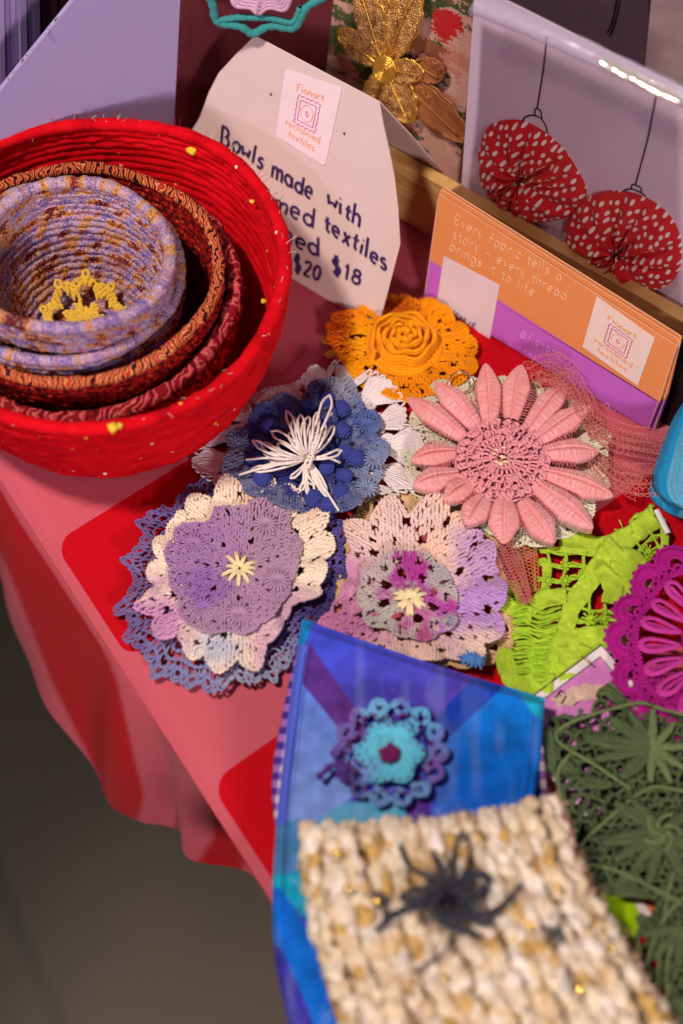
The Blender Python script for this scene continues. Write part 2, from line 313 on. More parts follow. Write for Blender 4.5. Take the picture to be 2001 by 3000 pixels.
def bowl(label, cx, cy, zr, Rpx, h, rb, zb, mats, coil, tilt=(0, 0), wob=(.012, .5), wall=.0045, seed=0, bite=1.0, group='nested coiled fabric bowls'):
    C = P(cx, cy, zr); dist = (C-CAM)@FW; R = Rpx*dist/FPX
    root = thing('fabric_bowl', label, 'bowl', (C[0], C[1], zb), group)
    nu = 220
    def prof(side):
        n = int((h+R*.35)/coil*6); q = np.linspace(0, 1, n)
        ang = q*PI/2
        # bowl wall: superellipse between base radius and rim
        r = rb*R+(R-rb*R)*np.sin(ang)**.8; z = -h*(1-q)**1.0*np.cos(ang*.35)
        return r, z
    th = np.linspace(0, 2*PI, nu, endpoint=False)
    def surf(r, z, vcoil, out, name, mat):
        amp = coil*.20*bite
        hgt = amp*(np.abs(np.sin(PI*vcoil))**.7)
        # normal direction of profile
        dr, dz = np.gradient(r), np.gradient(z); L = np.hypot(dr, dz)+1e-9; nr, nz = dz/L, -dr/L
        sgn = 1 if out else -1
        RR = r[:, None]; TT = th[None, :]
        sp = vcoil[:, None]
        wobble = 1+wob[0]*np.cos(2*TT+wob[1])+wob[0]*.6*np.cos(3*TT+wob[1]*2+seed)+wob[0]*.35*np.sin(7*TT+seed)
        nn = vn(BS([np.cos(TT)*14+sp*0, np.sin(TT)*14+sp*0, sp*1.3+seed*7], -1), seed)
        n2 = vn(BS([np.cos(TT)*60+sp*0, np.sin(TT)*60+sp*0, sp*3+seed*3], -1), seed+5)
        hh = sgn*(hgt[:, None]+amp*.55*nn+amp*.45*n2)
        rr = (RR+hh*nr[:, None])*wobble; z2 = z[:, None]+hh*nz[:, None]+.0022*np.sin(2*TT+seed)*np.clip(1+z[:, None]/h, 0, 1)+.0012*vn(BS([TT*2, sp*0, TT*0+seed], -1), 2)*np.clip(1+z[:, None]/h, 0, 1)
        X = rr*np.cos(TT); Y = rr*np.sin(TT); Z = z2+X*tilt[0]+Y*tilt[1]
        V = BS([C[0]+X, C[1]+Y, C[2]+Z], -1)
        uv = BS([np.broadcast_to(TT*R, X.shape)+sp*.003, np.broadcast_to(sp+TT/(2*PI), X.shape)], -1)
        F = gridF(len(r), nu, True)
        mk(name, V.reshape(-1, 3), flip(F) if not out else F, mat, root, uv=uv.reshape(-1, 2))
    ro, zo = prof(0); vc = np.linspace(0, h/coil*1.05, len(ro))
    surf(ro, zo, vc, True, 'outer_wall', mats[1])
    ri, zi = ro-wall*2, zo.copy()
    # inside: wall then floor
    k = 26; rf = np.linspace(0.001, ri[0], k, endpoint=False); zf = np.full(k, zi[0])+wall
    r2 = np.r_[rf, ri]; z2 = np.r_[zf, np.maximum(zi, zi[0]+wall*.9)]; v2 = np.r_[np.linspace(0, ri[0]/coil, k, endpoint=False)-50, vc]
    surf(r2, z2, v2, False, 'inner_wall', mats[2])
    a = np.linspace(-.15*PI, 1.15*PI, 14); rr = R-wall+np.cos(a)*wall*1.25; zz = np.sin(a)*wall*1.1
    surf(rr, zz, np.linspace(.2, .8, 14)*0+.5, True, 'rim', mats[0])
    return root, C, R
redb, rC, rR = bowl('large bright red coiled fabric bowl holding the smaller bowls', 258, 774, .086, 586, .084, .74, .002, (BM['red'], BM['red'], BM['red']), .0050, wob=(.010, .9), seed=1, wall=.0020, bite=1.25)
bowl('salmon pink printed fabric bowl directly inside the red bowl', 238, 842, .070, 460, .060, .72, .008, (BM['salmon'], BM['salmon'], BM['salmon']), .0060, tilt=(-.02, 0), wob=(.012, 2), seed=2, wall=.0020, bite=1.5)
bowl('dark red fabric bowl with orange swirl printed rim', 234, 792, .086, 412, .070, .72, .014, (BM['orange'], BM['darkred'], BM['darkred']), .0050, wob=(.014, 1), seed=3, wall=.0018)
bowl('lilac fabric bowl nested just outside the innermost bowl', 188, 794, .088, 344, .066, .62, .020, (BM['lilac'], BM['lilac'], BM['lilac']), .0042, tilt=(-.03, 0), wob=(.012, 0), seed=4, wall=.0017, bite=1.3)
lilb, lC, lR = bowl('innermost lilac and mustard scrap fabric bowl with yellow crochet flower inside', 200, 750, .104, 304, .068, .55, .028, (BM['lilac'], BM['lilac'], BM['lilac']), .0041, tilt=(.0, -.06), wob=(.015, 1), seed=5, bite=1.7, wall=.0017)
def frays():
    g = np.random.default_rng(5); n = 420; t = g.random(n)*2*PI; ww = 1+.010*np.cos(2*t+.9)+.006*np.cos(3*t+1.8+1); r = (rR-.002+.0025*g.normal(size=n)*.4)*ww
    b = BS([rC[0]+r*np.cos(t), rC[1]+r*np.sin(t), rC[2]+.0012+.0022*np.sin(2*t+1)+0*t], -1); d = g.normal(size=(n, 3))*.0016+BS([np.cos(t), np.sin(t), 0*t+.4], -1)*.0012; d2 = d+g.normal(size=(n, 3))*.0014
    c = np.where(g.random(n)[:, None] < .22, np.array([lin((240, 220, 205))]), np.array([lin((196, 8, 22))]))
    Y = Yarn(3); Y.add(BS([b, b+d, b+d+d2*.7], 1), .00013*np.ones(3), col=c); Y.build('frayed_threads', M_yarn, redb, kind='stuff')
frays()
def lump(name, px, py, z, rx, mat, parent, seed=0, **kw):
    c = P(px, py, z); n = 12; u = np.linspace(0, 2*PI, n, endpoint=False); v = np.linspace(.02, PI-.02, 8); VV, UU = np.meshgrid(v, u, indexing='ij')
    d = BS([np.sin(VV)*np.cos(UU), np.sin(VV)*np.sin(UU), np.cos(VV)*.7], -1); r = rx*(1+.45*vn(d*2.2+seed*9.1, seed))
    return mk(name, (c+d*r[..., None]).reshape(-1, 3), flip(gridF(8, n, True)), mat, parent, **kw)
M_yel = yarn_mat('mustard_thread', (238, 196, 60), scale=900)
lump('yellow_scrap', 566, 437, .080, .0032, M_yel, redb, 1); lump('yellow_scrap', 330, 1252, .088, .0030, M_yel, redb, 2); lump('yellow_scrap', 350, 1246, .088, .0018, M_yel, redb, 3)
lump('yellow_scrap', 772, 882, .083, .0014, M_yel, redb, 4); lump('yellow_scrap', 738, 590, .083, .0014, M_yel, redb, 5); lump('blue_scrap', 768, 962, .086, .0013, yarn_mat('navy_thread', (50, 50, 110)), redb, 6)
# ---------------------------------------------------------------- crochet engine
def polar(center, outline, z, zf=None):
    c = P(*center, z); o = P(np.array([p[0] for p in outline]), np.array([p[1] for p in outline]), z)-c
    th = np.arctan2(o[:, 1], o[:, 0]); r = np.hypot(o[:, 0], o[:, 1]); i = np.argsort(th); th, r = th[i], r[i]
    th3 = np.r_[th-2*PI, th, th+2*PI]; r3 = np.r_[r, r, r]
    g = np.linspace(-PI, PI, 361); R = np.interp(g, th3, r3)
    def M(rho, t, h=0.0):
        rho, t = np.broadcast_arrays(np.asarray(rho, float), np.asarray(t, float))
        tt = (t+PI) % (2*PI)-PI; Ro = np.interp(tt, g, R); Rm = R.mean(); Rr = Rm+(Ro-Rm)*np.clip(rho, 0, 1.2)**1.5
        X = rho*Rr*np.cos(t); Y = rho*Rr*np.sin(t); zz = z+np.asarray(h)+(zf(rho, t) if zf else 0)
        return BS([c[0]+X, c[1]+Y, zz*np.ones_like(X)], -1)
    M.R = R.mean(); return M
def jit(n, a): return (rng.random(n)-.5)*2*a
def dc(Y, M, r0, r1, n, a, ph=0.0, drop=0.0, every=0, gap=1, tw=.25):
    """a round of upright stitches; 'every/gap' leaves chain spaces"""
    i = np.arange(n)
    if every: i = i[(i % every) >= gap]
    d = 2*PI/n; t = i*d+ph+jit(len(i), d*.14); t = t[:, None]
    q = np.array([0, .3, .7, 1.0])[None]; rr = r0+(r1-r0)*q+jit(len(i), (r1-r0)*.05)[:, None]
    h = a*np.array([.3, 1.1, 1.25, .7])[None]*(1+jit(len(i), .25)[:, None])
    Y.add(M(rr, t+d*tw*(q-.5)*2, h), a*np.array([.75, 1.05, 1.15, .8])[None]*(1+jit(len(i), .12)[:, None]), flat=.9)
def ring(Y, M, r, n, a, hh=1.0, wob=None):
    d = 2*PI/n; i = np.arange(n)
    for s in (-1, 1):
        t = (i*d+jit(n, d*.1))[:, None]+d*np.array([-.55, 0, .62])[None]
        rb = r if wob is None else wob(t)
        rr = rb+s*a/M.R*.75*np.array([-.35, 1, .1])[None]
        Y.add(M(rr, t, a*hh*np.array([.4, 1.3, .8])[None]*np.ones((n, 1))), a*np.array([.55, .95, .6])[None]*np.ones((n, 1)), flat=.9)
def fill(Y, M, r0, r1, rowh, pitch, a, holes=(), sn=0, sd=0.0, sph=0.0, hump=0.0, edge=True):
    rowh = rowh*.80; R_ = M.R; rows = int(round((r1-r0)*R_/rowh)); rm = lambda t: r1*(1-sd*(1-np.abs(np.cos(sn/2*(t-sph)))**.6)) if sn else r1+0*t
    for k in range(rows+1):
        r = r0+(r1-r0)*k/rows; n = max(10, int(2*PI*R_*r/pitch)); d = 2*PI/n; t = np.arange(n)*d+.5*d*(k % 2)+jit(n, d*.15); rr = r+jit(n, .16*rowh/R_)
        keep = rr < rm(t)-.3*rowh/R_
        for rh, nh, ph, size in holes:
            dt = ((t-ph+PI/nh) % (2*PI/nh))-PI/nh; keep &= ((rr-rh)*R_)**2+(dt*rr*R_)**2 > (1.3*size*(1+.35*np.sin(t*7.3+rh*40)))**2
        t = t[keep]; rr = rr[keep]; m_ = len(t)
        if not m_: continue
        sl = rng.choice([-1, 1], m_)*.26*d*(.4+.9*rng.random(m_)); q = np.array([-.55, 0, .62])[None]; dr = rowh/R_
        hh = a*(np.array([.2, 1.15, .7])[None]*(.8+.5*rng.random((m_, 1))))+(hump*np.abs(np.cos(sn/2*(t-sph)))[:, None]*np.clip((rr[:, None]-r0)/(r1-r0), 0, 1) if sn else 0)
        Y.add(M(rr[:, None]+q*dr*1.40, t[:, None]+sl[:, None]*q*2, hh), a*np.array([.8, 1.2, .95])[None]*(.82+.36*rng.random((m_, 1))), flat=.9)
    if edge:
        n = int(2*PI*R_*r1/pitch*1.15); d = 2*PI/n; t = (np.arange(n)*d+jit(n, d*.15))[:, None]+d*np.array([-.5, 0, .55])[None]
        hp = hump*np.abs(np.cos(sn/2*(t-sph))) if sn else 0
        Y.add(M(rm(t)+.4*a/R_*np.array([-1, 1, 0])[None], t, a*np.array([.3, 1.2, .7])[None]+hp), a*np.array([.65, 1.1, .7])[None]+0*t, flat=.9)
def wheels(Y, M, z, spots, r, n, a):
    for px, py in spots:
        c = P(px, py, z); q = np.linspace(.18, 1, 5)
        for j in range(n):
            t = 2*PI*j/n; rr = r*(1+.1*rng.random()); Y.add(c+BS([np.cos(t)*rr*q, np.sin(t)*rr*q, a*np.array([-1.2, .6, 1, .8, .2])], -1), a*np.array([.7, .9, 1, 1, .8]))
def fans(Y, M, r0, r1, nf, k, a, spread=.92, ph=0.0, sc_=.3, edge=True, conv=.12):
    d = 2*PI/nf; f = (np.arange(nf)*d+ph)[:, None]; x = np.linspace(-1, 1, k)[None]
    F_, X = np.broadcast_arrays(f, x); F_ = F_.ravel(); X = X.ravel(); n = len(X)
    rt = r1-(r1-r0)*sc_*np.abs(X)**2.2
    q = np.array([0, .35, .7, 1.0])[None]; tt = F_[:, None]+X[:, None]*d/2*spread*(conv+(1-conv)*q)+jit(n, d/k*.12)[:, None]
    rr = r0+(rt-r0)[:, None]*q+jit(n, .004)[:, None]
    Y.add(M(rr, tt, a*np.array([.4, 1.2, 1.3, .8])[None]*(1+jit(n, .3)[:, None])), a*np.array([.6, .95, 1.15, .9])[None]*np.ones((n, 1)), flat=.9)
    if edge:
        ke = int(k*1.3); x = np.linspace(-1, 1, ke)[None]; F_, X = np.broadcast_arrays(f, x); F_ = F_.ravel()[:, None]; X = X.ravel()[:, None]; e = np.array([-.6, 0, .6])[None]*2/ke
        for s in (-.6, .6):
            xx = X+e; rt = r1-(r1-r0)*sc_*np.abs(np.clip(xx, -1, 1))**2.2+s*a/M.R+np.array([-.3, .6, 0])[None]*a/M.R
            Y.add(M(rt, F_+xx*d/2*spread, a*np.array([.5, 1.3, .8])[None]*np.ones_like(X)), a*np.array([.6, 1., .65])[None]*np.ones_like(X), flat=.9)
def arches(Y, M, r0, r1, n, a, ph=0.0, width=1.05, pts=9):
    d = 2*PI/n; f = (np.arange(n)*d+ph)[:, None]; x = np.linspace(-1, 1, pts)[None]
    Y.add(M(r0+(r1-r0)*(1-np.abs(x)**2.4)+0*f, f+x*d/2*width, a*(1+.6*(1-x**2))+0*f), a*(.85+.2*np.cos(np.arange(pts)*2.3))[None]*np.ones((n, 1)))
def picots(Y, M, r, n, s, a, ph=0.0):
    t = np.arange(n)*2*PI/n+ph; q = np.linspace(0, 2*PI, 7)[None]
    Y.add(M(r+s*(1-np.cos(q))*.5+0*t[:, None], t[:, None]+s*.45*np.sin(q), a+0*q*t[:, None]), a*.8)
def base_disc(name, M, r, mat, parent, h=-.0006, n=72, colfn=None, k=8):
    t = np.linspace(0, 2*PI, n, endpoint=False)[None]; rr = np.linspace(.02, r, k)[:, None]
    V = M(rr, t, h).reshape(-1, 3); return V, flip(gridF(k, n, True))
def blobs(base, items, soft=.35, ns=420, namp=.45, seed=0, mott=.0):
    """dyed yarn colours: patches (px,py,radius,colour) fixed to the piece"""
    def fn(V):
        V = V+rng.normal(size=V.shape)*.0002; x, y = proj(V); c = np.tile(np.array(lin(base)), (len(V), 1)); nz = vn(V*ns, seed); nz2 = vn(V*90, seed+3)
        for px, py, r, col in items:
            d = np.hypot(x-px, y-py)/r+namp*nz+.35*namp*nz2
            wgt = np.clip((1+soft/2-d)/soft, 0, 1)[:, None]; c = c*(1-wgt)+np.array(lin(col))*wgt
        return c
    return fn
def star_stitch(name, px, py, z, n, r, parent, mat, a=.0007, hole=.1):
    c = P(px, py, z); Y = Yarn(6)
    for i in range(n):
        t = 2*PI*i/n+jit(1, .16)[0]; L = r*(.72+.4*rng.random()); q = np.linspace(hole, 1, 6)
        for s in (-.5, .5):
            Y.add(c+BS([np.cos(t)*L*q-np.sin(t)*s*a*1.5, np.sin(t)*L*q+np.cos(t)*s*a*1.5, .0016*np.sin(q*PI)+.0004+0*q], -1), a*np.array([.7, 1, 1.1, 1.1, .9, .5]))
    return Y.build(name, mat, parent)
M_cream = yarn_mat('cream_embroidery_cotton', (246, 226, 178), var=.1)
def ripple(a, n, p=0, pw=2):
    return lambda r, t: a*np.clip(r, 0, 1.2)**pw*np.sin(n*t+p)
# ---- lilac brooch
def lilac_brooch():
    root = thing('crochet_brooch', 'three layer crochet flower brooch, lilac doily on cream on spiky violet, cream star centre', 'brooch', tuple(P(700, 1668, .001)), 'crochet flower brooches laid on the tablecloth')
    out = [(403,1534),(430,1510),(481,1483),(505,1500),(527,1465),(577,1423),(640,1405),(700,1395),(779,1387),(807,1377),(840,1395),(871,1419),(921,1465),(950,1490),(981,1515),(1018,1570),(995,1610),(1008,1648),(1000,1717),(975,1760),(960,1800),(900,1850),(860,1900),(850,1940),(816,1960),(807,1993),(770,1980),(733,2006),(690,1985),(650,2020),(623,2033),(590,1998),(550,2006),(500,1975),(449,1979),(440,1930),(400,1890),(361,1882),(385,1850),(334,1802),(380,1795),(347,1772),(385,1730),(400,1690),(361,1644),(400,1620),(430,1570)]
    M = polar((695, 1690), out, .004, ripple(.0018, 7)); Y = Yarn(5); a = .00070
    for k, r in enumerate(np.linspace(.50, .93, 7)):
        n = int(2*PI*M.R*r/.0026)
        dc(Y, M, r-.055, r+.005, n, a, every=5, gap=2 if k % 2 else 1, ph=k*.05); ring(Y, M, r, n, a)
    arches(Y, M, .90, 1.03, 46, a*1.05); arches(Y, M, .94, 1.0, 92, a)
    picots(Y, M, .985, 92, .03, a)
    Y.build('base_doily', M_yarn, root, blobs((116, 98, 166), [(600, 2000, 230, (134, 136, 186)), (770, 1990, 130, (164, 168, 200)), (380, 1700, 160, (126, 108, 162)), (1000, 1650, 170, (96, 86, 162)), (980, 1800, 90, (70, 60, 124))], soft=.8, seed=2))
    out = [(614,1442),(660,1405),(701,1403),(733,1400),(807,1398),(848,1419),(866,1442),(908,1446),(917,1483),(953,1497),(976,1534),(976,1589),(986,1625),(960,1650),(953,1690),(949,1736),(912,1763),(852,1781),(834,1832),(807,1878),(779,1924),(761,1963),(710,1965),(641,1981),(614,1956),(559,1942),(536,1892),(471,1887),(449,1846),(393,1786),(426,1763),(435,1717),(435,1662),(453,1607),(462,1557),(517,1529),(522,1488),(559,1456)]
    M = polar((705, 1680), out, .0085, ripple(.0018, 11, 1)); Y = Yarn(5); a = .00098
    fill(Y, M, .42, 1.0, .0022, .0018, .00096, holes=((.66, 18, .0, .0017), (.84, 36, .04, .0007), (.78, 18, .17, .0010), (.92, 54, 0, .0005)), sn=18, sd=.15, hump=.0020)
    Y.build('middle_doily', M_yarn, root, blobs((246, 226, 206), [(430, 1830, 120, (208, 150, 196)), (880, 1830, 95, (222, 176, 206)), (790, 1900, 60, (224, 180, 200)), (640, 1890, 60, (206, 206, 222)), (905, 1470, 42, (246, 204, 176)), (760, 1420, 60, (246, 214, 186)), (840, 1450, 40, (226, 206, 200))], soft=.9, seed=4))
    out = [(793,1446),(848,1483),(852,1524),(878,1570),(887,1612),(871,1662),(855,1708),(843,1754),(807,1800),(751,1850),(696,1860),(637,1860),(595,1857),(549,1850),(527,1809),(517,1763),(494,1703),(481,1625),(488,1580),(504,1547),(563,1527),(614,1520),(628,1488),(669,1474),(724,1483),(747,1460)]
    M = polar((700, 1668), out, .0125, ripple(.0008, 5)); Y = Yarn(5); a = .00066
    sp5 = [(566, 1594), (778, 1535), (594, 1782), (812, 1700), (700, 1800)]
    fill(Y, M, .10, .97, .0018, .00145, .00070, holes=((.30, 9, .1, .0008), (.44, 14, .3, .0009), (.58, 19, .0, .0008), (.70, 26, .1, .0008), (.82, 34, .1, .0008), (.90, 40, .05, .0006)), sn=13, sd=.07)
    wheels(Y, M, .0136, sp5, .0062, 17, a*1.15); picots(Y, M, .965, 13, .04, a*1.2)
    Y.build('top_doily', M_yarnf, root, blobs((186, 148, 180), [(560, 1600, 150, (174, 130, 186)), (760, 1800, 120, (188, 146, 184)), (600, 1720, 60, (160, 112, 188)), (520, 1840, 50, (186, 136, 186)), (830, 1600, 70, (184, 148, 178))], soft=1.0, seed=6))
    star_stitch('centre_stitch', 702, 1668, .0135, 11, .0098, root, M_cream, a=.0006)
lilac_brooch()
# ---- white and blue brooch with yarn tassel
def blue_brooch():
    root = thing('crochet_brooch', 'white lace and dark blue bobble crochet brooch with loose white yarn loops on top', 'brooch', tuple(P(893, 1340, .001)), 'crochet flower brooches laid on the tablecloth')
    out = [(567,1353),(590,1300),(625,1229),(660,1225),(719,1166),(760,1165),(826,1130),(880,1120),(919,1081),(955,1099),(986,1054),(1013,1063),(1031,1099),(1076,1092),(1134,1126),(1174,1162),(1183,1251),(1232,1273),(1232,1318),(1187,1362),(1210,1429),(1165,1456),(1102,1452),(1000,1480),(850,1490),(700,1450),(607,1407)]
    M = polar((900, 1310), out, .005, ripple(.0025, 9, .5)); Y = Yarn(5); a = .00085
    fill(Y, M, .45, .80, .0024, .0020, .00095, holes=((.62, 17, .0, .0016), (.72, 17, .17, .0014)), edge=False)
    fans(Y, M, .74, .99, 17, 21, a*.95, sc_=.24, conv=.45); fans(Y, M, .80, .92, 17, 9, a*1.0, sc_=.1, conv=.6, edge=False); arches(Y, M, .95, 1.02, 85, a*.85)
    Y.build('base_doily', M_yarn, root, blobs((240, 226, 228), [(640, 1270, 130, (236, 214, 220))], soft=.8, seed=2))
    out = [(647,1318),(660,1280),(696,1260),(754,1197),(830,1157),(888,1162),(910,1117),(955,1117),(995,1095),(1027,1104),(1053,1166),(1111,1202),(1125,1242),(1120,1300),(1152,1327),(1138,1385),(1089,1452),(1044,1514),(995,1532),(950,1520),(800,1500),(700,1440),(640,1400),(655,1360)]
    out = [(900+(x-900)*.955, 1325+(y-1325)*.95) for x, y in out]; M = polar((900, 1325), out, .0085, lambda r, t: .0028*r**2*np.sin(6*t+1)+.002*r); Y = Yarn(5); a = .00072
    fill(Y, M, .34, 1.0, .0021, .0017, .00080, holes=((.60, 13, .1, .0019), (.74, 13, .34, .0014), (.86, 26, .1, .0009)), sn=13, sd=.10, hump=.002)
    wheels(Y, M, .0125, [(1095, 1345), (1075, 1245), (1075, 1430), (700, 1300), (790, 1200), (1000, 1140), (680, 1370)], .0058, 15, a*1.05)
    Y.build('middle_doily', M_yarnf, root, blobs((120, 126, 166), [(1000, 1120, 50, (150, 150, 166)), (660, 1330, 70, (120, 118, 150)), (760, 1210, 60, (66, 70, 130)), (930, 1150, 40, (60, 56, 110)), (1100, 1400, 70, (150, 160, 196)), (1080, 1230, 50, (96, 116, 180)), (1020, 1500, 70, (100, 112, 160)), (900, 1330, 140, (54, 58, 136))], soft=.7, seed=8, namp=.6))
    # bobbles, each its own piece
    mb = yarn_mat('deep_blue_yarn', (62, 70, 150), scale=1500)
    M = polar((900, 1335), out, .0108); Y = Yarn(5)
    for k, r1 in enumerate([.12, .2, .28, .36]): n = int(2*PI*M.R*r1/.0021); dc(Y, M, r1-.08, r1, n, .0009)
    Y.build('blue_centre', mb, root)
    spots = [(960, 1170), (1000, 1200), (1003, 1262), (1012, 1325), (1008, 1395), (1000, 1440), (960, 1480), (920, 1460), (840, 1205), (790, 1250), (760, 1300), (745, 1350), (770, 1400), (945, 1245), (955, 1370), (1040, 1345), (900, 1190)]
    for i, (px, py) in enumerate(spots):
        c = P(px, py, .0125); Y = Yarn(6); r = .0042*(1+.2*rng.random()); t = rng.random()*6
        for j in range(9):
            al = (j-4)/4.2; q = np.linspace(-1, 1, 7); wd = np.sqrt(1-(al*.95)**2)
            loc = BS([q*r*wd, np.full(7, al*r), np.sqrt(np.maximum(0, 1-(q*wd)**2-(al*.95)**2))*r*.85], -1)
            ca, sa = math.cos(t), math.sin(t); loc[:, :2] = loc[:, :2]@np.array([[ca, sa], [-sa, ca]])
            Y.add(c+loc, .00075)
        Y.build('bobble', mb, root)
    # white yarn loops
    mw = yarn_mat('white_loose_yarn', (244, 232, 226), scale=1300, var=.12)
    ctr = (900, 1345)
    L = [((968,1160),30,.017),((980,1250),14,.012),((860,1225),26,.02),((880,1215),18,.022),((905,1222),16,.02),((930,1212),14,.02),((950,1240),14,.018),((965,1262),10,.016),((840,1205),20,.016),((795,1265),24,.012),((765,1300),26,.01),((740,1290),20,.012),((720,1345),22,.008),((735,1375),18,.008),((1000,1320),20,.01),((998,1358),8,.010),((850,1400),14,.006),((880,1440),12,.006),((930,1445),14,.006),((905,1452),10,.006),((955,1445),12,.006),((993,1497),6,.005),((975,1470),8,.005),((850,1270),16,.018), ((895,1240),18,.02), ((915,1260),14,.018), ((870,1270),14,.018), ((935,1265),12,.016), ((775,1330),20,.014), ((810,1300),20,.016), ((760,1375),14,.008), ((915,1420),14,.008), ((895,1425),12,.008),((790,1350),12,.01),((700,1390),10,.006),((865,1250),20,.02)]
    for (px, py), wd, hz in L:
        d = np.array([px-ctr[0], py-ctr[1]], float); n_ = np.array([-d[1], d[0]])/np.hypot(*d); n = 15; q = np.linspace(0, 1, n); cur = jit(1, 16)[0]
        loop = rng.random() < .72
        for s in ((-1, 1) if loop else (0,)):
            off = s*wd*.5*np.sin(q*PI*.5)**1.2*np.where(q > .85, np.cos((q-.85)/.15*PI/2), 1)+cur*np.sin(q*PI)
            pt = np.array(ctr)+q[:, None]*d+off[:, None]*n_+jit(1, 3)
            z = .0175+hz*.8*np.sin(q*PI*.85)-.003*q+.0008*jit(1, 1)
            Yy = Yarn(6); Yy.add(P(pt[:, 0], pt[:, 1], z-.002), .00072*(1+.08*np.sin(np.arange(n)*2.2)))
            Yy.build('yarn_strand', mw, root)
    Y = Yarn(6); t = np.linspace(0, 6*PI, 60); c = P(905, 1350, .0215)
    Y.add(c+BS([.0016*np.sin(t)+(t-9)*.00012, .0035*np.cos(t)*.5+(t-9)*.0003, .0028*np.sin(t+.6)], -1), .0007); Y.build('yarn_knot', mw, root)
blue_brooch()
# ---- peach brooch
def peach_brooch():
    root = thing('crochet_brooch', 'peach and mauve tie dyed doily brooch with magenta grey middle and cream star centre', 'brooch', tuple(P(1200, 1757, .001)), 'crochet flower brooches laid on the tablecloth')
    out = [(1052,1493),(1098,1447),(1170,1450),(1230,1470),(1313,1431),(1336,1485),(1389,1542),(1440,1560),(1462,1650),(1480,1720),(1500,1783),(1508,1860),(1477,1921),(1400,1950),(1250,1940),(1080,1900),(1000,1800),(1010,1650)]
    M = polar((1240, 1700), out, .003, ripple(.001, 8)); Y = Yarn(5); a = .0009
    for r in (.82, .88): dc(Y, M, r-.06, r, 150, a); ring(Y, M, r, 150, a)
    fans(Y, M, .88, 1.0, 26, 7, a)
    Y.build('base_doily', yarn_mat('tan_cotton', (222, 184, 136)), root)
    out = [(1045,1516),(1102,1497),(1156,1454),(1206,1489),(1274,1451),(1332,1477),(1355,1508),(1366,1558),(1428,1554),(1445,1585),(1447,1653),(1485,1676),(1477,1745),(1485,1787),(1466,1868),(1443,1902),(1416,1944),(1350,1935),(1236,1940),(1120,1930),(1000,1900),(935,1850),(930,1818),(960,1780),(1003,1753),(1022,1688),(1022,1611),(1010,1535)]
    M = polar((1200, 1740), out, .0085, ripple(.0020, 10, 2)); Y = Yarn(5); a = .00098
    rs = [.42, .50, .58, .66, .74]
    fill(Y, M, .42, 1.0, .0022, .0018, .00096, holes=((.60, 14, .0, .0016), (.72, 28, .1, .0010), (.82, 14, .22, .0016), (.90, 42, .0, .0005)), sn=14, sd=.13, hump=.0022)
    for s_, rr in ((0, .86),):
        pass
    Y.build('middle_doily', M_yarn, root, blobs((236, 200, 190), [(1380, 1560, 85, (206, 164, 204)), (1460, 1700, 110, (196, 150, 210)), (1420, 1800, 110, (194, 148, 214)), (1440, 1640, 60, (200, 160, 206)), (1010, 1690, 90, (214, 152, 190)), (1000, 1830, 130, (206, 130, 176)), (1330, 1480, 60, (242, 206, 178)), (1180, 1560, 120, (238, 208, 204)), (1400, 1900, 60, (240, 212, 196)), (1270, 1590, 50, (246, 206, 190))], soft=1.0, seed=5))
    out = [(1114,1638),(1150,1615),(1198,1611),(1248,1623),(1285,1650),(1313,1680),(1336,1764),(1336,1826),(1290,1860),(1248,1879),(1190,1870),(1144,1849),(1075,1826),(1049,1745),(1056,1688)]
    M = polar((1198, 1750), out, .0125, ripple(.0008, 8)); Y = Yarn(5); a = .00078
    fill(Y, M, .08, 1.0, .0018, .0015, .00075, holes=((.52, 8, .3, .0021), (.78, 14, .0, .0016), (.92, 28, 0, .0006)), sn=10, sd=.10)
    Y.build('top_doily', M_yarnf, root, blobs((198, 182, 182), [(1190, 1650, 46, (182, 66, 158)), (1230, 1680, 36, (186, 60, 160)), (1170, 1690, 34, (180, 70, 160)), (1255, 1745, 34, (190, 80, 168)), (1290, 1780, 30, (192, 92, 176)), (1325, 1778, 26, (190, 70, 170)), (1130, 1745, 30, (192, 110, 168)), (1235, 1800, 28, (200, 110, 170)), (1180, 1825, 28, (200, 108, 168)), (1240, 1860, 26, (196, 90, 150)), (1290, 1840, 26, (184, 130, 190)), (1120, 1810, 50, (196, 188, 180)), (1290, 1690, 34, (186, 176, 186)), (1320, 1820, 22, (160, 150, 170))], soft=.6, seed=11, namp=.5))
    star_stitch('centre_stitch', 1200, 1757, .0140, 14, .0088, root, M_cream, a=.00062)
peach_brooch()
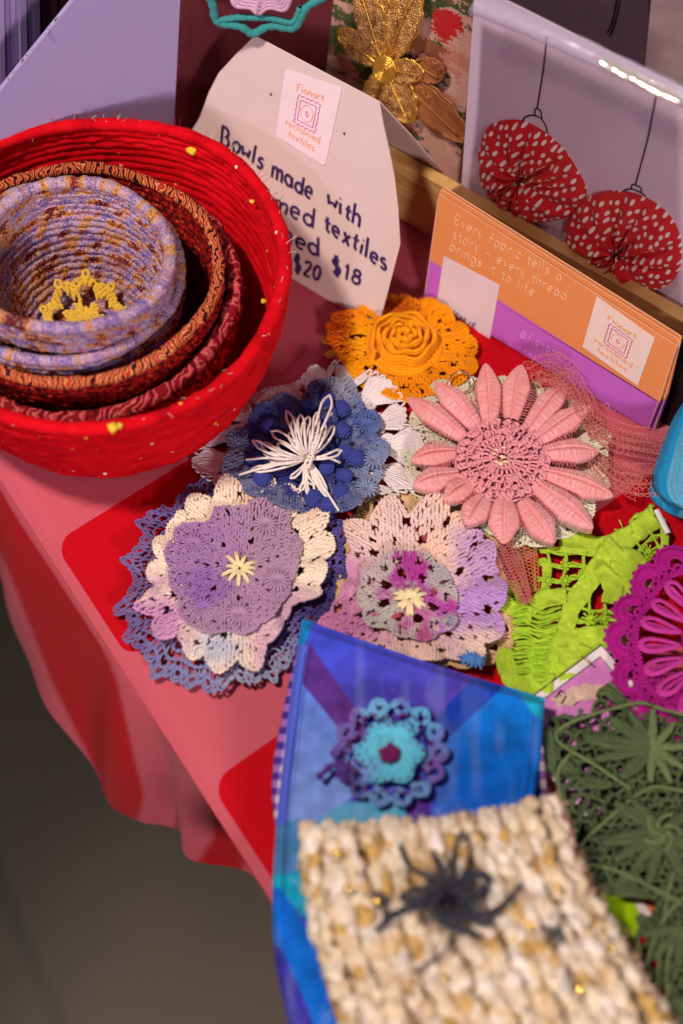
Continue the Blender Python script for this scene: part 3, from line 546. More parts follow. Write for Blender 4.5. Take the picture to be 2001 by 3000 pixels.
# ---- orange brooch with rose
def orange_brooch():
    root = thing('crochet_brooch', 'orange yellow crochet brooch with coiled rose centre under the sign corner', 'brooch', tuple(P(1186, 1010, .001)), 'crochet flower brooches laid on the tablecloth')
    out = [(952,1006),(965,985),(949,953),(970,925),(1008,916),(1070,905),(1133,869),(1174,869),(1205,885),(1242,872),(1296,897),(1321,922),(1361,962),(1389,1000),(1396,1069),(1392,1106),(1340,1130),(1305,1147),(1211,1178),(1117,1162),(1024,1097),(989,1037)]
    M = polar((1186, 1015), out, .004, ripple(.0016, 9)); Y = Yarn(5); a = .0011
    fill(Y, M, .3, 1.0, .0024, .0019, .0010, holes=((.60, 13, .0, .0013), (.74, 22, .1, .0012), (.86, 34, .0, .0008)), sn=17, sd=.08, hump=.0012)
    Y.build('base_doily', M_yarn, root, blobs((246, 152, 0), [(960, 960, 90, (236, 104, 10)), (1160, 900, 60, (200, 92, 8)), (1100, 1000, 70, (250, 172, 10)), (1080, 1120, 80, (248, 160, 0))], soft=.9, seed=3))
    # rose: a spiral ruffled band
    Y = Yarn(7); c = P(1184, 1006, .007); mr = yarn_mat('orange_rose_yarn', (248, 160, 12), scale=900)
    th = np.linspace(0, 2*PI*4.6, 300); q = th/th[-1]; r = .0015+q*.0175+.0008*np.sin(th*5.3)
    for lay, (dz, rad) in enumerate([(0, .0021), (.0024, .0017), (.0044, .0012)]):
        Y.add(c+BS([r*np.cos(th), r*np.sin(th)*.98, .001+dz+.006*(1-q)+.0008*np.sin(th*7)+0*th], -1), rad*(1+.10*np.sin(th*23)))
    Y.build('rose_coil', mr, root)
    n = 150; d = np.linspace(0, 2*PI, n, endpoint=False); Y = Yarn(5)
    for k in range(7):
        rr = .021-.0016*k; Y.add(BS([c[0]+rr*np.cos(d), c[1]+rr*np.sin(d), c[2]-.001+.0005*k+.0004*np.sin(d*40)], -1), .0011, closed=True)
    Y.build('rose_base', mr, root)
    Y = Yarn(4); 
    for (x, y) in ((958, 998), (968, 1040)):
        cc = P(x, y, .003); q = np.linspace(0, 1, 6)
        for j in range(7):
            Y.add(cc+BS([(q-.5)*.007, (j-3)*.0009*np.sin(q*PI), .0008+0*q], -1), .0005)
    Y.build('leaf_loops', yarn_mat('dull_gold_yarn', (190, 120, 40)), root)
orange_brooch()
# ---- pink daisy
def daisy():
    root = thing('daisy_brooch', 'pink satin stitched daisy brooch on cream crochet with tulle bow', 'brooch', tuple(P(1477, 1344, .001)))
    out = [(1240,1162),(1290,1120),(1336,1108),(1390,1108),(1430,1130),(1477,1112),(1520,1125),(1576,1120),(1620,1150),(1684,1170),(1730,1237),(1788,1282),(1790,1310),(1775,1340),(1783,1423),(1740,1470),(1734,1518),(1667,1572),(1605,1605),(1502,1601),(1420,1560),(1336,1506),(1211,1464),(1187,1361),(1175,1300),(1182,1237),(1220,1200)]
    M = polar((1477, 1350), out, .004, ripple(.0014, 9)); Y = Yarn(5); a = .00085
    fill(Y, M, .5, 1.0, .0022, .0019, .0009, holes=((.72, 30, .0, .0011), (.86, 44, .1, .0007), (.93, 60, 0, .0006)), sn=20, sd=.06, hump=.001)
    Y.build('backing_doily', yarn_mat('ecru_cotton', (226, 222, 196)), root)
    pts = [((1421,1075),(1435,1252),34),((1526,1077),(1497,1232),37),((1659,1120),(1541,1270),35),((1727,1195),(1560,1300),33),((1754,1323),(1588,1328),37),((1798,1454),(1597,1385),38),((1734,1560),(1568,1419),39),((1620,1599),(1532,1469),38),((1477,1589),(1477,1464),41),((1365,1543),(1421,1455),36),((1300,1475),(1385,1412),32),((1209,1431),(1344,1390),36),((1205,1353),(1335,1325),35),((1193,1160),(1362,1285),33),((1274,1120),(1402,1260),36)]
    m, nt, b = newmat('pink_satin_thread'); uvn = nd(nt, 'UVMap').outputs[0]; sp = nd(nt, 'SeparateXYZ', {0: uvn})
    wv = nd(nt, 'TexNoise', {'Vector': nd(nt, 'CombineXYZ', {0: math_(nt, 'MULTIPLY', sp.outputs[0], 3200), 1: math_(nt, 'MULTIPLY', sp.outputs[1], 160), 2: 0.0}).outputs[0], 'Scale': 1.0, 'Detail': 3.0}).outputs[0]
    c = ramp(nt, wv, [(.25, (190, 96, 112)), (.45, (240, 152, 160)), (.65, (254, 192, 192))])
    big = nd(nt, 'TexNoise', {'Vector': objco(nt), 'Scale': 60.0}).outputs[0]
    nt.links.new(mixc(nt, math_(nt, 'MULTIPLY', math_(nt, 'GREATER_THAN', big, .52), .25), c, lin((240, 128, 120))), b.inputs['Base Color']); b.inputs['Roughness'].default_value = .55; b.inputs['Sheen Weight'].default_value = .35; b.inputs['Anisotropic'].default_value = .4
    bump(nt, b, wv, .7, .0006)
    Yb = Yarn(4)
    for tip, base, hw in pts:
        B_ = P(*base, .013); T_ = P(*tip, .0125 if tip[1] > 1200 else .013); d = T_-B_; L = np.linalg.norm(d[:2]); d2 = d/np.linalg.norm(d); nrm = np.array([-d2[1], d2[0], 0]); W = hw/5300*1.13
        nl, nw = 90, 29; u = np.linspace(0, 1, nl)[:, None]; s = np.linspace(-1, 1, nw)[None]
        prof = (.52+.48*np.sin(np.clip(u*1.35, 0, 1)*PI/2))*np.clip((1-u)/.40, 0, 1)**.62; prof = np.maximum(prof, .02)
        bend = jit(1, .05)[0]; curl = jit(1, .0012)[0]
        S = s*prof*W*(1+.035*vn(BS([u*60+s*0, s*0+np.sign(s), u*0+hw], -1), 7))
        hh = np.sqrt(np.clip(1-s**2, 0, 1))*W*.42*prof**.7
        groove = -W*.30*np.exp(-(s/.13)**2)*prof*np.clip((1-u)*5, 0, 1); vein = W*.10*np.exp(-((np.abs(s)-.22)/.09)**2)*prof
        rib = .00016*vn(BS([u*150+0*s, s*.7+0*u, 0*u+0*s+hw], -1), 3)
        z = hh+groove+vein+rib+.0022*np.sin(u*PI*.9)+curl*u**2*3
        V = B_+u[..., None]*d*[1, 1, 1]+(S+bend*L*np.sin(u*PI)*.3)[..., None]*nrm; V[..., 2] += z
        lo = V[:, ::-1].copy(); V2 = np.concatenate([V, V[:, ::-1]*[1, 1, 0]+BS([0*S, 0*S, np.broadcast_to(B_[2]+u*d[2]-.0012, S.shape)], -1)], 1)
        uv = BS([np.broadcast_to(u*L, S.shape), np.broadcast_to(S, S.shape)], -1); uv2 = np.concatenate([uv, uv[:, ::-1]], 1)
        F = gridF(nl, nw*2, True)
        mk('petal', V2.reshape(-1, 3), F, m, root, uv=uv2.reshape(-1, 2))
        for sd in (-1, 1):
            for uu in np.linspace(.12, .55, 11):
                i = int(uu*nl); e = V[i, 0 if sd < 0 else -1]; dirn = (V[i, 0]-V[i, -1]) if sd < 0 else (V[i, -1]-V[i, 0]); dirn = dirn/np.linalg.norm(dirn)
                Yb.add(BS([e-dirn*.0006+[0, 0, .0006], e+dirn*.0026+d2*jit(1, .0006)[0]]), .00024)
    Yb.build('petal_bridges', yarn_mat('rose_thread', (222, 120, 132)), root)
    cm = yarn_mat('rose_cord', (234, 156, 168), scale=1300, var=.16)
    C = P(1472, 1350, .0135); Y = Yarn(6)
    def ringm(r, n, L, a, z, tw=0.0, ph=0.0):
        for i in range(n):
            t = 2*PI*i/n+ph+jit(1, .06)[0]; q = np.linspace(-.5, .5, 5); rr = r+q*L*(1+jit(1, .15)[0])
            Y.add(C+BS([rr*np.cos(t+tw*q), rr*np.sin(t+tw*q), z+np.cos(q*PI)*a*1.2], -1), a*np.array([.7, 1, 1.1, 1, .7]))
    ringm(.0215, 42, .0035, .0009, .0012); ringm(.0172, 44, .005, .0007, .0016); ringm(.013, 30, .0032, .0009, .0022); ringm(.009, 26, .0045, .00075, .0026); ringm(.0048, 14, .0035, .0008, .003)
    for r, a, n, z in ((.0192, .0009, 130, .0012), (.0145, .0008, 100, .0018), (.0112, .0008, 80, .0022), (.0066, .0008, 50, .003)):
        t = np.linspace(0, 2*PI, n, endpoint=False); Y.add(C+BS([r*np.cos(t), r*np.sin(t), z+.0004*np.sin(t*n/5)], -1), a*(1+.3*np.sin(t*n/4)), closed=True)
    t = np.linspace(0, 2*PI, 48, endpoint=False)
    for r in np.linspace(.0, .024, 10): Y.add(C+BS([(r+.0012)*np.cos(t), (r+.0012)*np.sin(t), -.001+0*t], -1), .0011, closed=True)
    Y.build('centre_cords', cm, root)
    for i in range(26):
        t = 2*PI*i/26+jit(1, .05)[0]; r = .0236+jit(1, .0008)[0]; c = C+[r*math.cos(t), r*math.sin(t), .0016]; q = np.linspace(0, 2*PI, 9)
        Yk = Yarn(6); Yk.add(BS([c[0]+.0014*np.cos(q), c[1]+.0014*np.sin(q), c[2]+.0008*np.sin(q*2)], -1), .00115); Yk.build('knot', cm, root)
    for i in range(46):
        t = rng.random()*6.28; r = .006+.0155*math.sqrt(rng.random()); c = C+[r*math.cos(t), r*math.sin(t), .0030+.0008*rng.random()]; q = np.linspace(0, 2*PI, 8); k_ = .0007+.0006*rng.random()
        Yk = Yarn(6); Yk.add(BS([c[0]+k_*np.cos(q), c[1]+k_*np.sin(q), c[2]+.0006*np.sin(q*2)], -1), .0008+.0003*rng.random()); Yk.build('knot', cm, root)
    Y = Yarn(5)
    for i in range(12):
        t = rng.random()*6.28; r = .006*rng.random(); c = C+[r*math.cos(t), r*math.sin(t), .0042]; q = np.linspace(0, 1, 4)
        Y.add(BS([c[0]+(q-.5)*.0016, c[1]+0*q, c[2]+.0005*np.sin(q*PI)], -1), .0006)
    Y.build('cream_knots', M_cream, root)
    # pin ring
    Y = Yarn(8); t = np.linspace(.0, 2*PI, 40, endpoint=False); c = P(1350, 1120, .009)
    Y.add(BS([c[0]+.0065*np.cos(t), c[1]+.0058*np.sin(t), c[2]+.002*np.sin(t)], -1), .0005, closed=True)
    Y.build('pin_ring', plain('steel', (200, 190, 180), .25, metal=1), root)
    # tulle: real hexagon net
    def net_ribbon(name, cl, wpx, z0, mat, cell=.0016, ruf=.002, nfold=6, a=.00019, seed=0):
        cl = resample(cl, 80); z = np.interp(np.linspace(0, 1, 80), np.linspace(0, 1, len(z0)), z0); c3 = P(cl[:, 0], cl[:, 1], z)
        Ls = np.r_[0, np.cumsum(np.linalg.norm(np.diff(c3, axis=0), axis=1))]; Lt = Ls[-1]; wl = np.interp(np.linspace(0, 1, 80), np.linspace(0, 1, len(wpx)), wpx)/5000
        T = np.gradient(c3, axis=0); T /= np.linalg.norm(T, axis=1, keepdims=True); Nv = BS([-T[:, 1], T[:, 0], 0*T[:, 0]], 1)
        Wm = wl.max()*1.25; nx = int(Lt/(cell*.87)); ny = int(Wm/(cell*1.5))
        I, J = np.meshgrid(np.arange(nx), np.arange(ny), indexing='ij'); U = I*cell*.87; Vv = J*cell*1.5+np.where((I+J) % 2, .25, -.25)*cell
        def mp(u, v):
            u = np.clip(u, 0, Lt*.9999); t = u/Lt*79; c = BS([np.interp(u, Ls, c3[:, k]) for k in range(3)], -1); n = BS([np.interp(u, Ls, Nv[:, k]) for k in range(3)], -1); ww = np.interp(u, Ls, wl)
            s = v/Wm*2-1
            k = nfold*PI; fld = np.sin(s*k+3*vn(BS([u*30, s*0, u*0+seed], -1), seed)); 
            return c+n*((s*ww/2+.08*ww/nfold*np.sin(2*s*k+u*60)))[..., None]+np.array([0, 0, 1.])*(ruf*fld+.0015*vn(BS([u*80, s*2, u*0+seed], -1), 4))[..., None]
        A = mp(U, Vv); E = []
        E.append(BS([A[:-1], A[1:]], 2).reshape(-1, 2, 3)); m_ = ((I+J) % 2 == 1)[:, :-1]; E.append(BS([A[:, :-1][m_], A[:, 1:][m_]], 1))
        Y = Yarn(3); Y.add(np.concatenate(E), a); return Y.build(name, mat, root)
    tm = yarn_mat('pink_tulle_thread', (226, 124, 120), sheen=.3); 
    net_ribbon('tulle_bow', [(1545,1090),(1600,1060),(1660,1090),(1700,1160),(1740,1240),(1760,1290)], [90,130,120,90,70,60], [.012,.022,.024,.016,.012,.01], tm, seed=1, nfold=3)
    net_ribbon('tulle_bow', [(1575,1110),(1640,1090),(1690,1150),(1730,1230)], [60,90,70,60], [.014,.026,.022,.016], tm, seed=2, nfold=4)
    net_ribbon('tulle_bow', [(1690,1190),(1780,1260),(1860,1275),(1960,1290)], [60,90,95,110], [.010,.016,.018,.018], tm, seed=3, nfold=4)
    net_ribbon('tulle_bow', [(1730,1250),(1800,1290),(1870,1310),(1960,1320)], [50,80,60,90], [.010,.012,.014,.012], tm, seed=13, nfold=3)
    net_ribbon('tulle_bow', [(1730,1330),(1800,1390),(1870,1400),(1960,1400)], [60,100,130,110], [.008,.014,.014,.012], tm, seed=4, nfold=4)
    net_ribbon('tulle_bow', [(1760,1340),(1820,1380),(1900,1420)], [60,110,110], [.006,.011,.011], tm, seed=5, nfold=5)
    net_ribbon('tulle_tail', [(1475,1590),(1505,1660),(1535,1730),(1552,1775)], [70,85,55,24], [.008,.012,.012,.008], tm, seed=6, nfold=2, cell=.0012)
    net_ribbon('tulle_tail', [(1475,1590),(1515,1670),(1545,1740),(1555,1770)], [60,70,50,30], [.007,.010,.010,.007], tm, seed=7, nfold=3, cell=.0013, a=.00016)
    net_ribbon('tulle_tail', [(1545,1595),(1550,1660),(1565,1740)], [90,70,40], [.006,.008,.006], yarn_mat('gold_tulle_thread', (206, 168, 96)), seed=8, nfold=1, ruf=.0006, cell=.0013)
daisy()
# ---- turquoise flower, used on the pouch
def turquoise(root):
    c0 = (1143, 2208); zb = .036
    M = polar(c0, [(c0[0]+168*math.cos(t), c0[1]-158*math.sin(t)) for t in np.linspace(0, 2*PI, 24, endpoint=False)], zb); Y = Yarn(5); a = .00085
    fill(Y, M, .42, 1.0, .0020, .0017, .00082, holes=((.60, 14, .0, .0021), (.72, 14, .22, .0019), (.85, 14, .0, .0016)), sn=14, sd=.20, hump=.0012); picots(Y, M, .95, 14, .08, a*1.2, ph=0)
    # loose curl at lower left
    q = np.linspace(0, 1, 14); pt = BS([1020-90*q, 2262-22*np.sin(q*4)], 1); Y.add(P(pt[:, 0], pt[:, 1], zb+.002), .0016*(1+.3*np.sin(q*22)))
    Y.build('outer_petals', M_yarn, root, blobs((104, 162, 216), [(1040, 2120, 80, (122, 88, 170)), (1010, 2200, 70, (120, 96, 180)), (1045, 2300, 60, (84, 36, 122)), (960, 2260, 60, (90, 50, 140)), (1290, 2250, 60, (124, 90, 176)), (1200, 2070, 50, (104, 110, 190)), (1230, 2110, 50, (96, 170, 216)), (1150, 2330, 90, (110, 150, 206)), (1110, 2080, 50, (110, 170, 216)), (1300, 2180, 40, (110, 120, 196))], soft=.7, seed=9))
    M = polar(c0, [(c0[0]+88*(1+.08*math.cos(6*t))*math.cos(t), c0[1]-84*(1+.07*math.cos(6*t))*math.sin(t)) for t in np.linspace(0, 2*PI, 60, endpoint=False)], zb+.0025); Y = Yarn(5)
    fill(Y, M, .04, .45, .0020, .0017, .0009, edge=False); dc(Y, M, .36, .66, 36, .0009); ring(Y, M, .68, 50, .0009); fans(Y, M, .68, .97, 6, 13, .0011, sc_=.3, spread=1.0, conv=.5)
    Y.build('inner_flower', M_yarn, root, blobs((92, 186, 222), [(1143, 2208, 60, (110, 206, 232)), (1090, 2250, 30, (110, 170, 216))], soft=.8, seed=2))
    Y = Yarn(5); t = np.linspace(0, 2*PI, 140, endpoint=False); Y.add(M(1.0+.03*np.cos(t*3), t, .0008*np.sin(t*24)+.001), .0007, closed=True)
    for i in range(26):
        t0 = 2*PI*i/26; q = np.linspace(-.5, .5, 3); Y.add(M(1.38+0*q, t0+q*.13, .0006+0*q-.001), .0006)
    Y.build('maroon_thread', yarn_mat('maroon_yarn', (104, 26, 84)), root)
    star_stitch('flower_centre', c0[0], c0[1], zb+.0056, 15, .0052, root, yarn_mat('plum_yarn', (112, 22, 88)), a=.0007, hole=0)
# ---------------------------------------------------------------- blue pouch
def loft(Lp, Rp, nv, nu):
    A = resample(Lp, nv); B = resample(Rp, nv); u = np.linspace(0, 1, nu)[None, :, None]; return A[:, None]*(1-u)+B[:, None]*u
def pouch():
    root = thing('glasses_pouch', 'blue and violet patchwork fabric pouch with crochet flower under the knitted pouch', 'pouch', tuple(P(1200, 2300, .001)))
    Lp = [(885,1812),(874,1880),(862,1950),(838,2150),(810,2400),(797,2600),(802,2800),(845,3000),(870,3120)]
    Rp = [(1597,2045),(1592,2120),(1586,2200),(1572,2330),(1560,2450),(1590,2650),(1640,2850),(1700,3000),(1730,3120)]
    nv, nu = 330, 210; G = loft(Lp, Rp, nv, nu); u = np.linspace(0, 1, nu)[None]; v = np.linspace(0, 1, nv)[:, None]
    G[..., 1] -= (22*np.sin(u*PI)*np.clip(1-v*6, 0, 1))*-.35
    eu = np.clip(np.minimum(u, 1-u)/.03, 0, 1); ev = np.clip(v/.02, 0, 1); e = np.sqrt(np.clip(1-(1-eu)**2, 0, 1))*np.sqrt(np.clip(1-(1-ev)**2, 0, 1))
    z = .027+.006*e-.004+.0012*vn(BS([u*5+0*v, v*8+0*u, 0*u*v], -1), 1)+.0010*np.sin(u*9+v*14)*e+.003*np.sin(u*PI)
    seam = .0012*np.exp(-((u-.045)/.012)**2); z = z-seam
    V = P(G[..., 0], G[..., 1], z)
    x, y = G[..., 0], G[..., 1]
    col = np.tile(np.array(lin((70, 80, 205))), (nv, nu, 1))
    def paint(poly, c1, c2=None, ga=None):
        m_ = inpoly(x, y, poly); c = np.array(lin(c1))
        if c2 is not None:
            (x0, y0), (x1, y1) = ga; q = np.clip(((x-x0)*(x1-x0)+(y-y0)*(y1-y0))/((x1-x0)**2+(y1-y0)**2), 0, 1)[..., None]; cc = c*(1-q)+np.array(lin(c2))*q; col[m_] = cc[m_]
        else: col[m_] = c
    paint([(880,1800),(1420,1960),(1274,2110),(1150,2200),(1043,2076),(917,1912)], (62, 76, 214), (84, 60, 176), ((1100, 1880), (1160, 2120)))
    paint([(700,1960),(868,1983),(999,2142),(1080,2200),(1080,2300),(1010,2350),(960,2410),(700,2440)], (96, 128, 226), (120, 150, 226), ((860, 2050), (950, 2350)))
    paint([(879,1890),(895,1880),(917,1900),(1043,2076),(1080,2130),(1030,2180),(999,2142),(866,1978)], (84, 44, 142), (94, 48, 136), ((880, 1900), (1040, 2120)))
    paint([(870,1800),(920,1815),(917,1829),(890,1890),(870,1890)], (0, 132, 204))
    paint([(1411,1960),(1503,1990),(1320,2164),(1270,2230),(1230,2150),(1274,2104)], (6, 62, 186), (14, 50, 160), ((1450, 1980), (1290, 2150)))
    paint([(1499,1990),(1640,2040),(1640,2420),(1262,2420),(1290,2300),(1312,2164)], (0, 122, 228), (0, 92, 206), ((1550, 2060), (1400, 2350)))
    paint([(1499,1990),(1620,2030),(1600,2120),(1555,2085)], (24, 160, 200))
    paint([(1010,2350),(1100,2350),(1130,2420),(880,2440)], (84, 156, 196)); paint([(1180,2355),(1262,2340),(1262,2420),(1190,2420)], (84, 44, 150)); paint([(1090,2350),(1190,2350),(1190,2420),(1100,2420)], (70, 170, 206))
    paint([(700,2430),(880,2400),(960,2480),(900,2560),(700,2600)], (70, 132, 190)); paint([(700,2560),(840,2560),(960,2540),(950,2720),(880,2680),(820,2600),(700,2610)], (8, 160, 196))
    paint([(700,2610),(822,2600),(880,2690),(950,2800),(1050,3120),(950,3120),(900,2960),(820,2770),(700,2740)], (0, 104, 214)); paint([(700,2740),(820,2770),(900,2950),(960,3130),(700,3130)], (54, 44, 160))
    nz = vn(BS([x/46, y/30, 0*x], -1), 2)+.5*vn(BS([x/16, y/22, 0*x], -1), 3); col *= (1+.20*nz[..., None]); lt = np.clip(vn(BS([x/34, y/120, 0*x+3], -1), 6)-.1, 0, 1)[..., None]*.22; col = col*(1-lt)+np.array(lin((150, 170, 230)))*lt
    edge = (u < .042)[..., None]; col = np.where(edge & (y > 1890)[..., None] & (y < 2420)[..., None], np.array(lin((84, 104, 222))), col)
    mf = weave_mat('dyed_quilting_cotton', None, var=.10, bstr=.3, scale=3000)
    # skirt down to the table so the pouch has body
    def ringdown(Vg):
        per = np.concatenate([Vg[0, :], Vg[1:, -1], Vg[-1, -2::-1], Vg[-2:0:-1, 0]]); return per
    idxg = np.arange(nv*nu).reshape(nv, nu); pi_ = np.concatenate([idxg[0, :], idxg[1:, -1], idxg[-1, -2::-1], idxg[-2:0:-1, 0]]); per = V.reshape(-1, 3)[pi_]; cen = V.reshape(-1, 3).mean(0)
    Vs = [V.reshape(-1, 3)]; Fs = [gridF(nv, nu)]; cs = [col.reshape(-1, 3)]; prev = pi_; n0 = nv*nu; m_ = len(pi_)
    for k, (zz, sh) in enumerate(((.022, 1.0), (.012, .995), (.001, .985))):
        q = per.copy(); q[:, 2] = np.minimum(zz, q[:, 2]-.001*(k+1)); q[:, :2] = cen[:2]+(q[:, :2]-cen[:2])*sh; Vs.append(q); cur = np.arange(n0, n0+m_); Fs.append(BS([prev, np.roll(prev, -1), np.roll(cur, -1), cur], 1)); cs.append(cs[0][pi_]); prev = cur; n0 += m_
    F = np.concatenate(Fs)
    mk('pouch_flap', np.concatenate(Vs), flip(F), mf, root, col=np.concatenate(cs))
    # stitching
    Y = Yarn(4); ls = resample(Lp, 150)[12:100]; 
    for off, rng_ in ((27, range(0, 86)),):
        for i in rng_:
            p0 = ls[i]+[off, 0]; p1 = ls[i]+[off-1, 7]; Y.add(P(np.array([p0[0], p1[0]]), np.array([p0[1], p1[1]]), .0322), .00028)
    rs = resample(Rp[:5], 60)[8:56]
    for p in rs: Y.add(P(np.array([p[0]-32, p[0]-33]), np.array([p[1], p[1]+5]), .0318), .00028)
    Y.build('seam_stitches', yarn_mat('navy_seam_thread', (30, 36, 120)), root, kind='stuff')
    # gingham lining showing along the sides
    m, nt, b = newmat('gingham'); sp = nd(nt, 'SeparateXYZ', {0: nd(nt, 'UVMap').outputs[0]})
    a = math_(nt, 'GREATER_THAN', math_(nt, 'FRACT', sp.outputs[0]), .5); c = math_(nt, 'GREATER_THAN', math_(nt, 'FRACT', sp.outputs[1]), .5); s = math_(nt, 'ADD', a, c)
    nt.links.new(ramp(nt, math_(nt, 'MULTIPLY', s, .5), [(0, (238, 222, 214)), (.3, (162, 110, 196)), (.8, (62, 40, 148))], 'CONSTANT'), b.inputs['Base Color']); b.inputs['Roughness'].default_value = .85
    for nm, A, B, z0 in (('gingham_lining', [(873,1885),(850,1980),(825,2100),(800,2230),(795,2330),(806,2420)], [(890,1885),(884,1980),(862,2100),(842,2230),(826,2330),(818,2420)], .020), ('gingham_lining', [(1565,2180),(1555,2330),(1550,2440)], [(1592,2180),(1600,2300),(1612,2440)], .016)):
        G = loft(A, B, 80, 8); uu = np.linspace(0, 1, 8)[None]; zz = z0-.006*np.abs(uu-.6)+0*G[..., 0]; V = P(G[..., 0], G[..., 1], zz); Lr = np.linspace(0, 1, 80)[:, None]*(12 if A[0][0] < 1000 else 5)
        wpx = (B_w := np.linalg.norm(G[:, -1]-G[:, 0], axis=1)[:, None])/46
        mk(nm, V.reshape(-1, 3), flip(gridF(80, 8)), m, root, uv=BS([(1-uu)*wpx+.13, Lr+0*uu], -1).reshape(-1, 2), solid=.0006)
    fl = thing('pouch_flower', 'turquoise and violet crochet flower with maroon centre on the blue pouch', 'flower', tuple(P(1143, 2208, .033)))
    turquoise(fl)
pouch()
# ---------------------------------------------------------------- knitted pouch
def knitted():
    root = thing('knitted_pouch', 'chunky beige and gold boucle knitted pouch lying across the blue pouch', 'pouch', tuple(P(1350, 2700, .03)))
    Lp = [(872,2425),(880,2500),(900,2640),(925,2780),(975,2960),(1040,3150)]
    Rp = [(1632,2345),(1672,2440),(1712,2530),(1770,2650),(1870,2820),(1985,3010),(2060,3130)]
    nv, nu = 90, 60; G = loft(Lp, Rp, nv, nu); u = np.linspace(0, 1, nu)[None]; v = np.linspace(0, 1, nv)[:, None]
    G[..., 1] += 22*np.sin(u*PI)*(1-v)+0
    def zf(u, v): e = np.clip(np.minimum(np.minimum(u, 1-u)/.10, (v+.02)/.07), 0, 1); return .040+.016*np.sqrt(np.clip(1-(1-e)**2, 0, 1))+.004*np.sin(u*PI)
    z = zf(u, v); V = P(G[..., 0], G[..., 1], z-.0055)
    idxg = np.arange(nv*nu).reshape(nv, nu); pi_ = np.concatenate([idxg[0, :], idxg[1:, -1], idxg[-1, -2::-1], idxg[-2:0:-1, 0]]); per = V.reshape(-1, 3)[pi_].copy(); per[:, 2] = .033
    F = np.concatenate([gridF(nv, nu), BS([pi_, np.roll(pi_, -1), np.roll(np.arange(len(pi_))+nv*nu, -1), np.arange(len(pi_))+nv*nu], 1)])
    mk('knit_backing', np.concatenate([V.reshape(-1, 3), per]), flip(F), yarn_mat('mustard_wool', (168, 112, 48), scale=500), root)
    mk_ = yarn_mat('boucle_wool', None, scale=700, var=.3, bstr=1.0)
    Gf = lambda uu, vv: BS([np.interp(uu, [0, 1], [0, 1])]*2)
    A = resample(Lp, 200); B = resample(Rp, 200)
    def at(uu, vv):
        vi = np.clip(vv, 0, 1)*199; a_ = BS([np.interp(vi, np.arange(200), A[:, k]) for k in (0, 1)], -1); b_ = BS([np.interp(vi, np.arange(200), B[:, k]) for k in (0, 1)], -1)
        p = a_*(1-uu[..., None])+b_*uu[..., None]; p[..., 1] += 22*np.sin(uu*PI)*(1-vv); return p
    ncol = 13; nrow = 18
    pal = [(232, 214, 190), (234, 216, 198), (228, 206, 176), (236, 222, 206), (242, 230, 222), (226, 200, 166)]
    for c in range(ncol):
        Y = Yarn(8); uc = (c+.5)/ncol; ph_ = rng.random()*6
        for r in range(-1, nrow+1):
            vc = (r+.5)/nrow
            for s in (-1, 1):
                q = np.linspace(-1, 1, 8); uu = uc+(s*.15+.13*s*q+.10*math.sin(r*.5+ph_))/ncol+jit(1, .05/ncol)[0]; vv = np.clip(vc-q*1.05/nrow+jit(1, .25/nrow)[0], 0.0, 1)
                uu = np.clip(uu, .002, .998); p = at(uu, vv); col = pal[rng.integers(len(pal))]
                k = rng.random()
                if k < .11: col = (206, 166, 98)
                elif k < .118: col = (90, 82, 84)
                zz = zf(uu, vv)+.0024*np.cos(q*1.3)+.0020*rng.random()-.0002-.0022*np.abs((uu-uc)*ncol)*2
                rad = .0025*(.8+.35*rng.random())*np.array([.5, .85, 1.0, 1.05, 1.05, 1.0, .85, .5])*(1+.22*rng.random(8))
                Y.add(P(p[:, 0], p[:, 1], zz), rad, col=lin(col))
        V, F, C = Y.arrays(); V = V+.0024*BS([vn(V*260, 1), vn(V*330, 2), vn(V*330, 3)], -1)+.0010*BS([vn(V*900, 4), vn(V*900, 5), vn(V*900, 6)], -1)
        mk('knit_rib', V, F, mk_, root, col=np.maximum(C, 0))
    # fuzzy halo fibres and gold sequins
    Y = Yarn(3); n = 3500; uu = rng.random(n); vv = rng.random(n); p = at(uu, vv); b0 = P(p[:, 0], p[:, 1], zf(uu, vv)+.003); d1 = rng.normal(size=(n, 3))*.0016; d1[:, 2] = abs(d1[:, 2]); d2 = d1*1.7+rng.normal(size=(n, 3))*.0012
    Y.add(BS([b0, b0+d1, b0+d2], 1), .00012*np.ones(3)); o = Y.build('wool_fuzz', yarn_mat('wool_fibre', (244, 216, 184)), root); o['kind'] = 'stuff'
    gm = plain('gold_lurex', (255, 210, 90), .18, metal=1)
    for px, py in ((1105, 2638), (1635, 2600), (1766, 2727), (1552, 2710), (1307, 2863), (1515, 2972), (1020, 2598), (1790, 2775), (1200, 2905), (1420, 2950), (990, 2500), (1700, 2900)): lump('lurex_fleck', px, py,   .0685, .0015, gm, root, px)
    # navy yarn flower
    f = thing('yarn_flower', 'fuzzy navy black looped yarn flower pinned on the knitted pouch', 'flower', tuple(P(1316, 2644, .06)))
    nm = yarn_mat('navy_mohair', (42, 42, 58), scale=900, var=.3, sheen=.35); c = (1316, 2640); zt = .066
    def strand(pts, r, name='yarn_loop'):
        q = resample(pts, 26); qq = np.linspace(0, 1, 26); Y = Yarn(7); Y.add(P(q[:, 0], q[:, 1], zt+.003*np.sin(qq*PI)), r*(1+.12*np.sin(np.arange(26)*1.9))*np.interp(qq, [0, .5, .8, 1], [1.1, .9, 1.0, .6])); V, F, C = Y.arrays(); V += .0003*BS([vn(V*900, i) for i in (1, 2, 3)], -1); mk(name, V, F, nm, f)
    strand([c, (1325, 2530), (1330, 2470), (1362, 2424), (1378, 2480), (1375, 2540), c], .0009); strand([(1300, 2640), (1260, 2570), (1191, 2536), (1172, 2472)], .0013); strand([c, (1290, 2540), (1265, 2494)], .0017)
